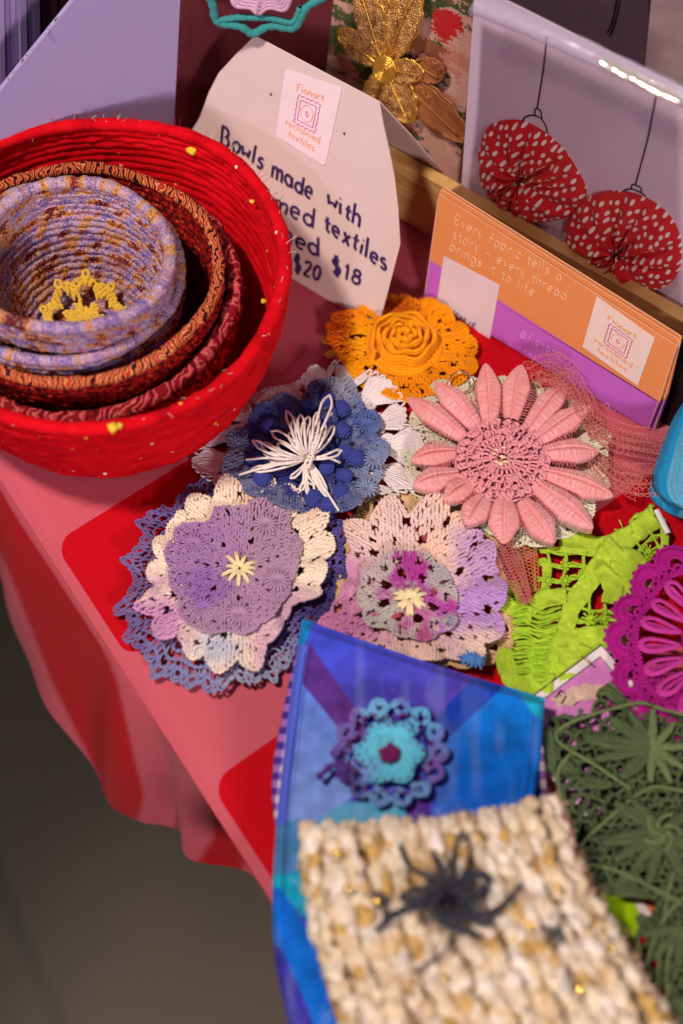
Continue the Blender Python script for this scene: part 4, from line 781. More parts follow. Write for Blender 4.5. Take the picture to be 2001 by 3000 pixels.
    strand([c, (1240, 2600), (1165, 2622), (1175, 2640), (1240, 2630), c], .0013); strand([c, (1220, 2650), (1150, 2680), (1100, 2730)], .0018); strand([c, (1400, 2690), (1470, 2660), (1527, 2590)], .0016); strand([c, (1400, 2700), (1440, 2712), (1440, 2680)], .0014); strand([c, (1370, 2560), (1440, 2560), (1420, 2610), c], .0016)
    strand([c, (1320, 2780), (1260, 2820), (1204, 2848)], .0008); strand([c, (1290, 2700), (1400, 2740), (1415, 2745)], .0017); strand([c, (1380, 2540), (1395, 2570), (1370, 2610)], .0016)
    mr_ = np.random.default_rng(3)
    for k in range(15):
        t = 2*PI*k/15; L = 52+26*mr_.random(); pts = [c, (c[0]+L*.6*math.cos(t-.16), c[1]+L*.6*math.sin(t-.16)), (c[0]+L*math.cos(t), c[1]+L*math.sin(t)), (c[0]+L*.6*math.cos(t+.16), c[1]+L*.6*math.sin(t+.16)), c]
        strand(pts, .0012, 'flower_petal')
    Y = Yarn(3); n = 800; t = mr_.random(n)*2*PI; rr = 90*mr_.random(n)**.6; b0 = P(c[0]+rr*np.cos(t), c[1]+rr*np.sin(t), zt+.003*mr_.random(n)); d = mr_.normal(size=(n, 3))*.002; d[:, 2] = abs(d[:, 2])*.8
    Y.add(BS([b0, b0+d, b0+d*1.5+mr_.normal(size=(n, 3))*.001], 1), .00013); o = Y.build('mohair_fuzz', nm, f); o['kind'] = 'stuff'
    lump('flower_eye', 1313, 2644, .071, .0034, plain('black_bead', (14, 14, 18), .25), f, 3)
knitted()
# ---------------------------------------------------------------- lime drawn-thread lace
def ribbon(cl, wpx, nv, nu, z0, amp=.0007, seed=0, sc_=1.0):
    cl = resample(cl, nv); T = np.gradient(cl, axis=0); T /= np.linalg.norm(T, axis=1, keepdims=True); N_ = BS([-T[:, 1], T[:, 0]], 1); wv = np.interp(np.linspace(0, 1, nv), np.linspace(0, 1, len(wpx)), wpx)
    s = np.linspace(-.5, .5, nu); rag = 1+.10*vn(BS([np.arange(nv)*.35, np.zeros(nv), np.full(nv, seed)], -1), seed)
    G = cl[:, None]+N_[:, None]*(s[None, :, None]*(wv*rag)[:, None, None]); zz = z0+amp*vn(BS([G[..., 0]/28*sc_, G[..., 1]/28*sc_, 0*G[..., 0]+seed], -1), seed)+amp*.7*vn(BS([G[..., 0]/11, G[..., 1]/11, 0*G[..., 0]+seed], -1), seed+1)
    return P(G[..., 0], G[..., 1], zz)
def lime():
    root = thing('lime_lace_piece', 'lime green drawn thread cotton lace piece lying beneath the pink daisy', 'lace', tuple(P(1700, 1750, .001)))
    cm = yarn_mat('lime_gauze', (184, 216, 60), scale=2000, var=.40, bstr=1.0); ym = yarn_mat('lime_thread', (172, 210, 50), scale=1200)
    bands = [([(1640,1580),(1700,1590),(1783,1611),(1852,1568),(1920,1515)], [45,60,70,62,66]), ([(1815,1600),(1760,1655),(1715,1720),(1670,1780),(1662,1833),(1630,1891),(1580,1960),(1530,2030)], [80,66,60,54,52,56,84,140]), ([(1800,1630),(1850,1660),(1862,1720),(1830,1780)], [60,110,90,40]), ([(1755,1660),(1800,1720),(1790,1770)], [36,60,60]), ([(1640,1880),(1720,1868),(1790,1870),(1830,1900)], [70,60,80,120]), ([(1490,1900),(1475,1940),(1510,1995),(1620,2015)], [40,60,80,80]), ([(1540,1790),(1600,1750),(1660,1745)], [50,50,40]), ([(1600,1610),(1660,1610),(1720,1620)], [16,18,18]), ([(1580,1650),(1600,1640),(1600,1700),(1590,1760)], [20,24,22,30]), ([(1590,1985),(1660,1935),(1760,1940)], [80,100,70]), ([(1940,1520),(1950,1590),(1930,1640)], [16,24,20]), ([(1470,1760),(1510,1790),(1560,1800)],[50,40,40])]
    for i, (cl, wp) in enumerate(bands):
        nv = max(16, int(np.sum(np.hypot(*np.diff(np.array(cl), axis=0).T))/5)); nu = max(5, int(max(wp)/6)); V = ribbon(cl, wp, nv, nu, .0042+.0006*(i % 4), seed=i); mk('cloth_band', V.reshape(-1, 3), flip(gridF(nv, nu)), cm, root, solid=.0007)
    Y = Yarn(5)
    def thread(pts, z=.004, r=.0006, n=14, dbl=1):
        for k in range(dbl):
            q = resample(pts, n); off = (k-(dbl-1)/2)*5*np.cos(np.linspace(0, 3*PI, n)+k); q = q+BS([off*.5, off], 1)+vn(BS([q[:, 0]/20, q[:, 1]/20, np.full(n, k)], -1), 1)[:, None]*3; Y.add(P(q[:, 0], q[:, 1], z+.0008*np.sin(np.linspace(0, 3*PI, n)+k*2)), r*(1+.25*np.sin(np.arange(n)*1.7+k)))
    for p in [[(1580,1655),(1660,1655),(1745,1665)], [(1575,1700),(1660,1698),(1740,1690)], [(1585,1620),(1660,1615),(1760,1632)], [(1570,1735),(1640,1735),(1700,1725)], [(1605,1610),(1612,1660),(1605,1745)], [(1660,1605),(1655,1680),(1650,1745)], [(1712,1620),(1705,1670),(1700,1720)], [(1690,1780),(1740,1790),(1820,1800)], [(1690,1825),(1760,1815),(1815,1815)], [(1690,1850),(1740,1840),(1800,1850)], [(1725,1750),(1728,1800),(1725,1865)], [(1772,1760),(1775,1800),(1778,1850)], [(1850,1640),(1880,1600),(1945,1560)], [(1870,1660),(1910,1625),(1955,1590)], [(1865,1590),(1890,1620),(1900,1650)], [(1905,1560),(1925,1590),(1940,1630)], [(1870,1640),(1840,1620),(1830,1600)]]: thread(p, dbl=4, r=.00065)
    for c, r in (((1797, 1704), 24), ((1728, 1810), 22), ((1655, 1655), 14), ((1605, 1700), 14), ((1655, 1700), 14), ((1772, 1815), 16), ((1708, 1690), 12), ((1900, 1615), 16)):
        for j in range(9):
            t = 2*PI*j/9+.3; thread([c, (c[0]+r*math.cos(t), c[1]+r*math.sin(t))], z=.0055, r=.0006, n=5)
    for k in range(46):
        y0 = 1785+k*4.1+jit(1, 5)[0]; x0 = 1505+jit(1, 8)[0]+.12*k; x1 = 1645-k*1.1; y1 = y0-8+k*.6+jit(1, 12)[0]; s = 16+jit(1, 9)[0]
        thread([(x0, y0), (x0+40, y0-s*.5), ((x0+x1)/2+10, (y0+y1)/2+s*.6), (x1, y1)], z=.0050+.002*rng.random(), r=.00058, n=16)
    for k in range(30):
        x0 = 1510+rng.random()*100; y0 = 1900+rng.random()*70; thread([(x0, y0), (x0+20, y0-14+jit(1, 10)[0]), (x0+38, y0+jit(1, 16)[0])], z=.005, r=.0006, n=8)
    for k in range(10):
        y0 = 1700+k*8; thread([(1475, y0+10), (1500, y0), (1530, y0+14)], z=.003, r=.0005, n=8)
    thread([(1850,1560),(1845,1530),(1870,1507),(1905,1508)], r=.0009, dbl=2); thread([(1800,1551),(1825,1552)], r=.0004); thread([(1816,1525),(1830,1560)], r=.0004); thread([(1915,1515),(1905,1485),(1912,1480)], r=.001, dbl=3)
    Y.build('drawn_threads', ym, root)
    Y = Yarn(8); Y.add(P(np.array([1923, 1940, 1958]), np.array([1494, 1528, 1563]), .008), .0017, flat=.5); Y.build('plastic_toggle', plain('white_plastic', (226, 216, 220), .35), root)
    Y = Yarn(5); q = np.linspace(0, 1, 6); Y.add(P(1703+38*q, 1921+31*q, .0075+.001*np.sin(q*PI)), .00045); Y.build('brass_pin', plain('brass', (214, 190, 130), .25, metal=1), root)
lime()
# ---------------------------------------------------------------- magenta doily
def magenta():
    root = thing('magenta_doily', 'magenta crochet doily of looped fingers at the right edge', 'doily', tuple(P(2120, 1890, .001)))
    c0 = (2125, 1895); out = [(c0[0]+352*math.cos(t)*(1+.03*math.sin(9*t)), c0[1]-330*math.sin(t)*(1+.03*math.sin(9*t))) for t in np.linspace(0, 2*PI, 40, endpoint=False)]
    M = polar(c0, out, .010, ripple(.002, 7)); mg = yarn_mat('magenta_cotton', (172, 22, 132), scale=1500, var=.25); mp = yarn_mat('magenta_cotton_light', (196, 56, 152), scale=1600, var=.25)
    Y = Yarn(6); nf = 20
    t0 = np.arange(nf)*2*PI/nf; q = np.linspace(0, 1, 30)
    # fingers: fat elongated padded loops
    for t in t0:
        for k, (w_, rr_, h) in enumerate(((1.0, .0011, .0008), (.86, .0009, .0015), (.12, .0009, -.0002))):
            u = q*2*PI; rr = .53+.165*np.cos(u)*(1-.12*k)+.02; tt = t+np.sin(u)*.118*w_*(.75+.25*np.cos(u)); Y.add(M(rr, tt, .001+h), rr_)
    Y.build('looped_fingers', mp, root)
    Y = Yarn(5); a = .0010
    for r, n in ((.30, 60), (.34, 66)): ring(Y, M, r, n, a)
    ring(Y, M, .735, 130, a*1.1); ring(Y, M, .755, 130, a); arches(Y, M, .765, .81, 60, a*1.1)
    n = 17; f = np.arange(n)*2*PI/n+.14
    for t in f:       # crescents with dense posts
        c_r = .815; k = 24; x = np.linspace(-1, 1, k); al = x*1.45
        rin, rout = .065, .150
        for xi, ai in zip(x, al):
            pr = lambda R_: (c_r+R_*math.cos(ai)*1.05, t+R_*math.sin(ai)*1.25)
            p0 = pr(rin); p1 = pr(rout); Y.add(M(np.linspace(p0[0], p1[0], 4), np.linspace(p0[1], p1[1], 4), np.array([.0012, .0026, .0026, .001])), a*np.array([.9, 1, 1, .8]))
        u = np.linspace(-1.6, 1.6, 22)
        for R_, rr in ((rin, a*1.1), (rout+.01, a*.9)): Y.add(M(c_r+R_*np.cos(u)*1.05, t+R_*np.sin(u)*1.25, .0022), rr*(1+.2*np.sin(np.arange(22)*2)))
        for ui in np.linspace(-1.5, 1.5, 9):
            qq = np.linspace(0, 2*PI, 6); Y.add(M(c_r+(rout+.026)*math.cos(ui)*1.05+.012*np.cos(qq), t+(rout+.026)*math.sin(ui)*1.25+.012*np.sin(qq), .0015+0*qq), a*.7)
    # lower tangle of chain mesh
    for k in range(90):
        x0 = 1800+rng.random()*230; y0 = 1985+rng.random()*110-(x0-1800)*.0; al = rng.random()*PI; s = 14+10*rng.random(); qq = np.linspace(0, 2*PI, 10)
        Y.add(P(x0+s*np.cos(qq)*math.cos(al)-s*.5*np.sin(qq)*math.sin(al), y0+s*np.cos(qq)*math.sin(al)+s*.5*np.sin(qq)*math.cos(al), .008+.003*rng.random()), a)
    Y.build('lace_rounds', mg, root)
    Y = Yarn(6); Y.add(P(np.array([1846, 1848, 1850]), np.array([1996, 2003, 2011]), .0155), .0012); Y.build('price_tag_tie', plain('white_tie', (230, 210, 220), .4), root)
magenta()
# ---------------------------------------------------------------- olive lace
def olive():
    root = thing('olive_lace', 'olive green crocheted leaf and rosette lace collar hanging down the right side', 'lace', tuple(P(1850, 2400, .001)))
    om = yarn_mat('olive_cotton', (80, 95, 62), scale=1500, var=.4); ol = yarn_mat('olive_cotton_pale', (104, 120, 78), scale=1500, var=.4)
    out = [(1600,2110),(1640,2090),(1740,2070),(1755,2035),(1770,1995),(1800,1998),(1850,2060),(1900,2052),(1960,2085),(2060,2110),(2060,3080),(2010,3010),(1940,2900),(1890,2830),(1850,2770),(1880,2700),(1915,2660),(1880,2625),(1740,2600),(1700,2530),(1680,2440),(1650,2350),(1615,2280),(1592,2180)]
    Y = Yarn(5)
    def net(x0, y0, x1, y1, cell, r, z, clip, seed, jt=.22):
        g = np.random.default_rng(seed); nx = int((x1-x0)/(cell*.87)); ny = int((y1-y0)/(cell*1.5)); I, J = np.meshgrid(np.arange(nx), np.arange(ny), indexing='ij')
        U = x0+I*cell*.87+g.normal(size=I.shape)*cell*jt; Vv = y0+J*cell*1.5+np.where((I+J) % 2, .25, -.25)*cell+g.normal(size=I.shape)*cell*jt; ins = inpoly(U, Vv, clip)
        A = P(U, Vv, z+.0015*vn(BS([U/60, Vv/60, 0*U], -1), seed)); m1 = ins[:-1] & ins[1:]; E = [BS([A[:-1][m1], A[1:][m1]], 1)]; m2 = (((I+J) % 2 == 1)[:, :-1]) & ins[:, :-1] & ins[:, 1:]; E.append(BS([A[:, :-1][m2], A[:, 1:][m2]], 1)); E = np.concatenate(E)
        mid = E.mean(1); mid[:, 2] += .0004; E3 = BS([E[:, 0], mid, E[:, 1]], 1); Y.add(E3, r*np.array([1.25, .85, 1.25])[None]*(.8+.5*g.random((len(E3), 1))), flat=.7)
    net(1585, 1990, 2070, 3090, 26, .00115, .0125, out, 4)
    net(1620, 2100, 2070, 3000, 16, .0008, .0150, [(1640,2150),(1850,2075),(2070,2120),(2070,3000),(1980,2900),(1930,2650),(1760,2575),(1710,2500),(1700,2440),(1830,2350),(1830,2290)], 21, .28)
    Y.build('mesh_ground', om, root)
    Y = Yarn(5); net(1585, 2080, 2070, 3090, 21, .0010, .0075, [(1600,2140),(2070,2120),(2070,3080),(1990,3010),(1930,2850),(1930,2640),(1760,2590),(1690,2480),(1620,2280)], 9, .25); Y.build('under_mesh', om, root)
    Y = Yarn(4); lowp = [(1600,2120),(1640,2100),(1740,2085),(1790,2010),(1850,2075),(2070,2120),(2070,3080),(1990,3010),(1930,2850),(1900,2700),(1930,2640),(1760,2590),(1690,2480),(1680,2400),(1760,2380),(1770,2240),(1640,2240)]; net(1585, 1990, 2070, 3090, 15, .0011, .0050, lowp, 12, .25); net(1585, 1990, 2070, 3090, 13, .0011, .0095, [(1880,2680),(2070,2640),(2070,3080),(1990,3010)], 13, .25); Y.build('inner_mesh', om, root)
    def cord(pts, w=9, z=.0165, name='cord', mat=None, n=60):
        q = resample(pts, n); Yc = Yarn(7); Yc.add(P(q[:, 0], q[:, 1], z+.0006*vn(BS([q[:, 0]/30, q[:, 1]/30, 0*q[:, 0]], -1), 3)), w*.78/2/5200*(1+.08*np.sin(np.arange(n)*1.9)), flat=.8); Yc.build(name, mat or ol, root)
    cord([(2060,2110),(1990,2090),(1930,2075),(1880,2055),(1850,2062),(1754,2086),(1678,2112),(1627,2142),(1622,2160),(1640,2180),(1690,2210),(1763,2252),(1822,2295),(1850,2310)], 12)
    cord([(1700,2480),(1720,2450),(1754,2423),(1814,2371),(1873,2322),(1920,2300),(2060,2330)], 12); cord([(1700,2528),(1788,2542),(1856,2571),(1933,2612),(1990,2640)], 11); cord([(2040,2600),(1980,2650),(1935,2703),(1905,2788),(1886,2860)], 12)
    cord([(1690,2190),(1630,2250),(1640,2330),(1690,2440)], 13, z=.0145); cord([(2000,2500),(1970,2560),(1950,2650),(1940,2760),(1920,2900)], 10); cord([(1735,2085),(1760,2040),(1785,1996),(1820,2040),(1870,2080)], 14, z=.014)
    cord([(1990,2700),(1960,2790),(1950,2900),(1990,2990)], 11); cord([(1880,2700),(1860,2760),(1900,2840),(1960,2930),(2010,3010)], 14, z=.014)
    def leaf(a, b, hw, z=.0165, mat=None):
        A_, B_ = np.array(a, float), np.array(b, float); d = B_-A_; n_ = np.array([-d[1], d[0]])/np.hypot(*d); u = np.linspace(0, 1, 22)[:, None]; hw = hw*.64; s = np.linspace(-1, 1, 13)[None]
        pr = 1.0*np.sin(np.clip(u, 0.01, 1)**.9*PI)**.55*(1+.07*np.sin(u*22)); G = A_+u[..., None]*d+(s*pr*hw)[..., None]*n_; z_ = z+.0011*np.sqrt(np.clip(1-s**2, 0, 1))-.0007*np.exp(-(s/.15)**2)+.0002*np.sin(u*60+s*0)
        G = G+3.0*BS([vn(BS([G[..., 0]/9, G[..., 1]/9, 0*G[..., 0]], -1), 1), vn(BS([G[..., 0]/9, G[..., 1]/9, 0*G[..., 0]], -1), 2)], -1)
        V = P(G[..., 0], G[..., 1], z_+0*u); mk('leaf_motif', V.reshape(-1, 3), flip(gridF(22, 13)), mat or om, root, solid=.001)
    C = (1912, 2191)
    for b, hw in (((1712, 2163), 30), ((1790, 2104), 22), ((1822, 2280), 26), ((1845, 2085), 15), ((1745,2225), 16)): leaf(C, b, hw)
    for b in ((1912, 2078), (1975, 2120), (2010, 2185), (2005, 2250), (1965, 2290), (1905, 2290)): leaf(C, b, 12, z=.0175, mat=ol)
    C2 = (1941, 2435)
    for b, hw in (((1800, 2352), 22), ((1765, 2470), 28), ((1800, 2520), 18), ((1850, 2340), 16), ((1900, 2590), 20), ((1860,2540),18), ((2000, 2570), 22), ((2050, 2500), 20), ((2030, 2370), 18)): leaf(C2, b, hw)
    for k in range(5):
        t = k*2*PI/5; q = np.linspace(0, 1, 14); pt = [(C2[0]+(12+46*x)*math.cos(t+1.5*x), C2[1]+(12+46*x)*math.sin(t+1.5*x)) for x in q]; cord(pt, 13, z=.0185, name='swirl_petal', n=30)
    for c3, r in (((1990, 2720), 110), ((1990, 2930), 100)):
        for k in range(5):
            t = 2*PI*k/9+.2; leaf(c3, (c3[0]+r*math.cos(t), c3[1]+r*math.sin(t)), 14)
    for px, py, s in ((1660, 2205, 22), (1722, 2240, 20), (1790, 2290, 20), (1752, 2385, 22), (1715, 2425, 22), (1830, 2330, 18), (1775, 2040, 26), (1760, 2070, 20), (1800, 2345, 18), (1690, 2300, 22), (1730, 2320, 24), (1860, 2300, 18), (1940, 2270, 16), (1655, 2160, 20), (1715, 2500, 18), (1760, 2560, 22), (1830, 2590, 20)):
        t0 = rng.random()*.8-.3; q = np.linspace(PI*.95, PI*2.05, 12); cord([(px+s*math.cos(a+t0), py+s*math.sin(a+t0)) for a in q], 11, z=.0160, name='buttonhole_arc', mat=om, n=20)
    # solid patches
    for a, b, hw in (((1690,2290),(1790,2300),22), ((1650,2230),(1700,2280),18), ((1700,2470),(1760,2600),22), ((1730,2590),(1900,2620),24), ((1870,2680),(1960,2800),30), ((1900,2840),(2010,2960),34), ((1770,2010),(1840,2080),22), ((1605,2130),(1620,2260),20)): leaf(a, b, hw, z=.0135)
olive()
# ---------------------------------------------------------------- cards under the lace
def slab(name, px, z, th, mat, parent=None, **kw):
    V = P(np.array([p[0] for p in px]), np.array([p[1] for p in px]), z); n = len(px); lo = V.copy(); lo[:, 2] -= th
    F4 = [[i, (i+1) % n, n+(i+1) % n, n+i] for i in range(n)]
    me_F = [np.array(F4)]; tri = []
    for i in range(1, n-1): tri.append([0, i, i+1]); tri.append([n, n+i+1, n+i])
    me_F.append(np.array(tri)); o = mk(name, np.concatenate([V, lo]), me_F, mat, parent, smooth=False, **kw); return o
def tag():
    root = thing('backing_card', 'pink printed backing card with white border beneath the olive lace', 'card', tuple(P(1700, 2150, .001)))
    Cc = np.array([1762, 1889.]); a = np.array([-292, 218.]); b = np.array([215, 255.])
    def q(i, j): return tuple(Cc+a*i+b*j)
    slab('card_sheet', [q(0, 0), q(0, 1.3), q(1, 1.3), q(1, 0)], .0058, .0008, plain('white_card', (238, 226, 230), .5), root)
    slab('pink_print', [q(.075, .085), q(.075, 1.22), q(.96, 1.22), q(.96, .085)], .00605, .0002, plain('pink_ink', (222, 132, 206), .45, var=.12, nscale=90), root)
    Y = Yarn(4)
    for pts, r in (([q(0, 0), q(0, .6)], .0003), ([q(0, 0), q(1, 0)], .0003), ([q(.07, .08), q(.07, .7)], .00022), ([q(.07, .08), q(.95, .08)], .00022)): pp = resample(pts, 20, False); Y.add(P(pp[:, 0], pp[:, 1], .0061), r)
    Y.build('black_line', plain('black_ink', (30, 20, 24), .6), root)
    def flat_blob(px, py, r, z, seed):
        t = np.linspace(0, 2*PI, 28, endpoint=False); rr = r*(1+.18*vn(BS([np.cos(t)*2, np.sin(t)*2, 0*t+seed], -1), seed)+.10*np.cos(t*6)); return [(px+rr[i]*math.cos(t[i])*1.25, py+rr[i]*math.sin(t[i])*.6) for i in range(28)]
    pm = plain('pale_print', (222, 184, 170), .6, var=.25, nscale=500)
    for i, (x, y, r) in enumerate(((1655, 2050, 32), (1700, 2030, 36), (1735, 2025, 36), (1770, 2040, 30))): slab('printed_doily', flat_blob(x, y, r, 0, i), .0064+.0001*i, .0002, pm, root)
    STROKE('FI', (1628, 2044), (1652, 2070), (9, -14), lambda x, y: P(x, y, .0068), .00035, plain('black_ink', (40, 24, 30), .6), root)
    o = slab('lime_felt_card', [(1755,2610),(1825,2598),(1885,2690),(1850,2760),(1810,2740)], .006, .002, weave_mat('lime_felt', (160, 200, 0), scale=900, mottle=.4, mscale=200), label='flat lime green felt piece below the olive lace beside the knitted pouch', cat='felt')
    o2 = slab('orange_card', [(1815,2600),(1900,2600),(1990,2760),(1900,2740)], .004, .0012, plain('orange_card', (226, 120, 70), .5), label='orange card with white border glimpsed under the lower olive lace', cat='card')
    slab('card_border', [(1815,2600),(1850,2596),(1925,2700),(1890,2712)], .0046, .0004, plain('white_card2', (232, 214, 214), .5), o2)
# ---------------------------------------------------------------- stroke lettering
def arc(cx, cy, rx, ry, a0, a1, n=12): return [(cx+rx*math.cos(math.radians(a0+(a1-a0)*i/(n-1))), cy+ry*math.sin(math.radians(a0+(a1-a0)*i/(n-1)))) for i in range(n)]
O_ = arc(.4, .5, .4, .5, 0, 360, 16)
GL = {'a': (.95, [O_, [(.82, 1), (.82, 0)]]), 'b': (.95, [[(0, 1.8), (0, 0)], O_]), 'c': (.8, [arc(.42, .5, .4, .5, 50, 310)]), 'd': (.95, [O_, [(.82, 1.8), (.82, 0)]]), 'e': (.9, [[(.05, .52), (.78, .52)]+arc(.4, .5, .4, .5, 5, 310)]),
 'f': (.65, [arc(.5, 1.4, .28, .35, 60, 180, 6)+[(.22, 0)], [(0, .95), (.55, .95)]]), 'g': (.95, [O_, [(.82, 1), (.82, -.2)]+arc(.42, -.2, .4, .4, 0, -150, 8)]), 'h': (.85, [[(0, 1.8), (0, 0)], [(0, .55)]+arc(.36, .6, .34, .4, 160, 0, 8)+[(.7, 0)]]),
 'i': (.35, [[(.1, 1), (.1, 0)], [(.08, 1.4), (.13, 1.48)]]), 'l': (.35, [[(.1, 1.8), (.1, 0)]]), 'm': (1.35, [[(0, 1), (0, 0)], [(0, .6)]+arc(.3, .62, .28, .38, 160, 0, 7)+[(.58, 0)], [(.58, .6)]+arc(.88, .62, .28, .38, 160, 0, 7)+[(1.16, 0)]]),
 'n': (.85, [[(0, 1), (0, 0)], [(0, .55)]+arc(.35, .6, .33, .4, 160, 0, 8)+[(.68, 0)]]), 'o': (.92, [O_]), 'r': (.62, [[(.05, 1), (.05, 0)], [(.05, .5)]+arc(.38, .6, .3, .4, 160, 50, 6)]), 's': (.75, [arc(.36, .75, .28, .25, 50, 240, 8)+arc(.34, .26, .3, .26, 90, -150, 8)]),
 't': (.6, [[(.25, 1.5), (.25, .15), (.45, 0)], [(0, .98), (.55, .98)]]), 'u': (.85, [[(0, 1), (0, .4)]+arc(.34, .4, .34, .4, 180, 360, 8)+[(.68, 1)], [(.68, 1), (.68, 0)]]), 'v': (.75, [[(0, 1), (.33, 0), (.66, 1)]]), 'w': (1.1, [[(0, 1), (.25, 0), (.5, .85), (.75, 0), (1, 1)]]),
 'x': (.8, [[(0, 1), (.65, 0)], [(.65, 1), (0, 0)]]), 'y': (.8, [[(0, 1), (.35, .05)], [(.7, 1), (.2, -.6)]]), 'E': (1.0, [[(.8, 1.7), (0, 1.7), (0, 0), (.8, 0)], [(0, .9), (.65, .9)]]), 'F': (.85, [[(.75, 1.7), (0, 1.7), (0, 0)], [(0, .9), (.6, .9)]]),
 'B': (1.1, [[(0, 1.7), (0, 0)], [(0, 1.7)]+arc(.35, 1.3, .45, .4, 80, -80, 8)+arc(.4, .45, .5, .45, 80, -80, 8)+[(0, 0)]]), 'S': (.9, [arc(.42, 1.3, .36, .4, 40, 250, 8)+arc(.42, .45, .4, .45, 80, -140, 8)]), 'C': (1., [arc(.5, .85, .5, .85, 50, 310)]), 'A': (1, [[(0, 0), (.4, 1.7), (.8, 0)], [(.15, .6), (.65, .6)]]), 'N': (1, [[(0, 0), (0, 1.7), (.75, 0), (.75, 1.7)]]), 'M': (1.2, [[(0, 0), (0, 1.7), (.5, .5), (1, 1.7), (1, 0)]]), 'I': (.4, [[(.1, 1.7), (.1, 0)]]),
 '1': (.5, [[(0, 1.3), (.2, 1.7), (.2, 0)]]), '8': (1, [arc(.4, 1.25, .32, .38, -90, 270, 14)+arc(.4, .44, .4, .44, 90, -270, 14)]), '2': (1, [arc(.4, 1.25, .38, .42, 160, -40, 9)+[(0, 0), (.85, 0)]]), '0': (1, [arc(.4, .85, .4, .85, 0, 360, 16)]), '$': (1, [arc(.4, 1.2, .36, .38, 40, 250, 8)+arc(.4, .45, .4, .42, 80, -140, 8), [(.32, 1.95), (.42, -.25)], [(.46, 1.95), (.54, -.25)]]),
 '-': (.8, [[(.1, .6), (.6, .6)]]), '@': (1.5, [arc(.65, .6, .6, .75, -50, 290, 16), arc(.6, .6, .28, .35, 0, 360, 10), [(.9, .95), (.9, .3), (1.15, .3)]]), '.': (.4, [[(.1, 0), (.14, .05)]]), ' ': (.7, [])}
def STROKE(text, p0, p1, up, plane, r, mat, parent, name='lettering', fit=True, jitter=0.0):
    adv = sum(GL[c][0] for c in text)+.25*len(text); p0 = np.array(p0, float); d = (np.array(p1, float)-p0)/adv; up = np.array(up, float); x = 0; Y = Yarn(5); g = np.random.default_rng(len(text))
    for ch in text:
        w_, pl = GL[ch]; jy = g.normal()*jitter; sk_ = g.normal()*jitter*1.6; hs_ = 1+g.normal()*jitter*1.2
        for s in pl:
            n = max(6, len(s)); s = resample(s, n if len(s) > 2 else 6, False); q = p0+(x+s[:, :1]+sk_*s[:, 1:2])*d+(s[:, 1:2]*hs_+jy)*up; Y.add(plane(q[:, 0], q[:, 1]), r, flat=1)
        x += w_+.25
    return Y.build(name, mat, parent)
tag()
# ---------------------------------------------------------------- upright planes
def mkplane(a, b, lean, back=0.0, z=0.0):
    """plane through table points a,b (pixels), leaning back by 'lean' degrees, shifted back by metres"""
    A = P(*a, z); B = P(*b, z); e = (B-A)/np.linalg.norm(B-A); bk = np.array([-e[1], e[0], 0.]); bk = bk if bk[1] > 0 else -bk
    A = A+bk*back; L = math.radians(lean); upv = bk*math.sin(L)+np.array([0, 0, math.cos(L)]); n = np.cross(e, upv); n = n if n@(CAM-A) > 0 else -n
    def f(px, py, off=0.0):
        d = ray(px, py); o = A+n*off; t = ((o-CAM)@n)/(d@n); return CAM+d*t[..., None]
    f.n = n; f.e = e; f.bk = bk; f.up = upv; f.A = A; return f
def panel(name, pl, px, th, mat, parent=None, off=0.0, sub=0, **kw):
    V = pl(np.array([p[0] for p in px], float), np.array([p[1] for p in px], float), off); n = len(px); lo = V-pl.n*th
    F4 = np.array([[i, (i+1) % n, n+(i+1) % n, n+i] for i in range(n)]); tri = np.array([t for i in range(1, n-1) for t in ([0, i, i+1], [n, n+i+1, n+i])])
    return mk(name, np.concatenate([V, lo]), [F4, tri], mat, parent, smooth=False, **kw)
M_card = plain('white_card_stock', (218, 194, 188), .75, .2, var=.05, nscale=30, bstr=.12, bscale=500)
M_ink = plain('purple_marker', (52, 14, 88), .5, var=.3, nscale=300)
M_orangeink = plain('peach_ink', (240, 168, 120), .6); M_pinkink = plain('magenta_ink', (206, 80, 160), .6)
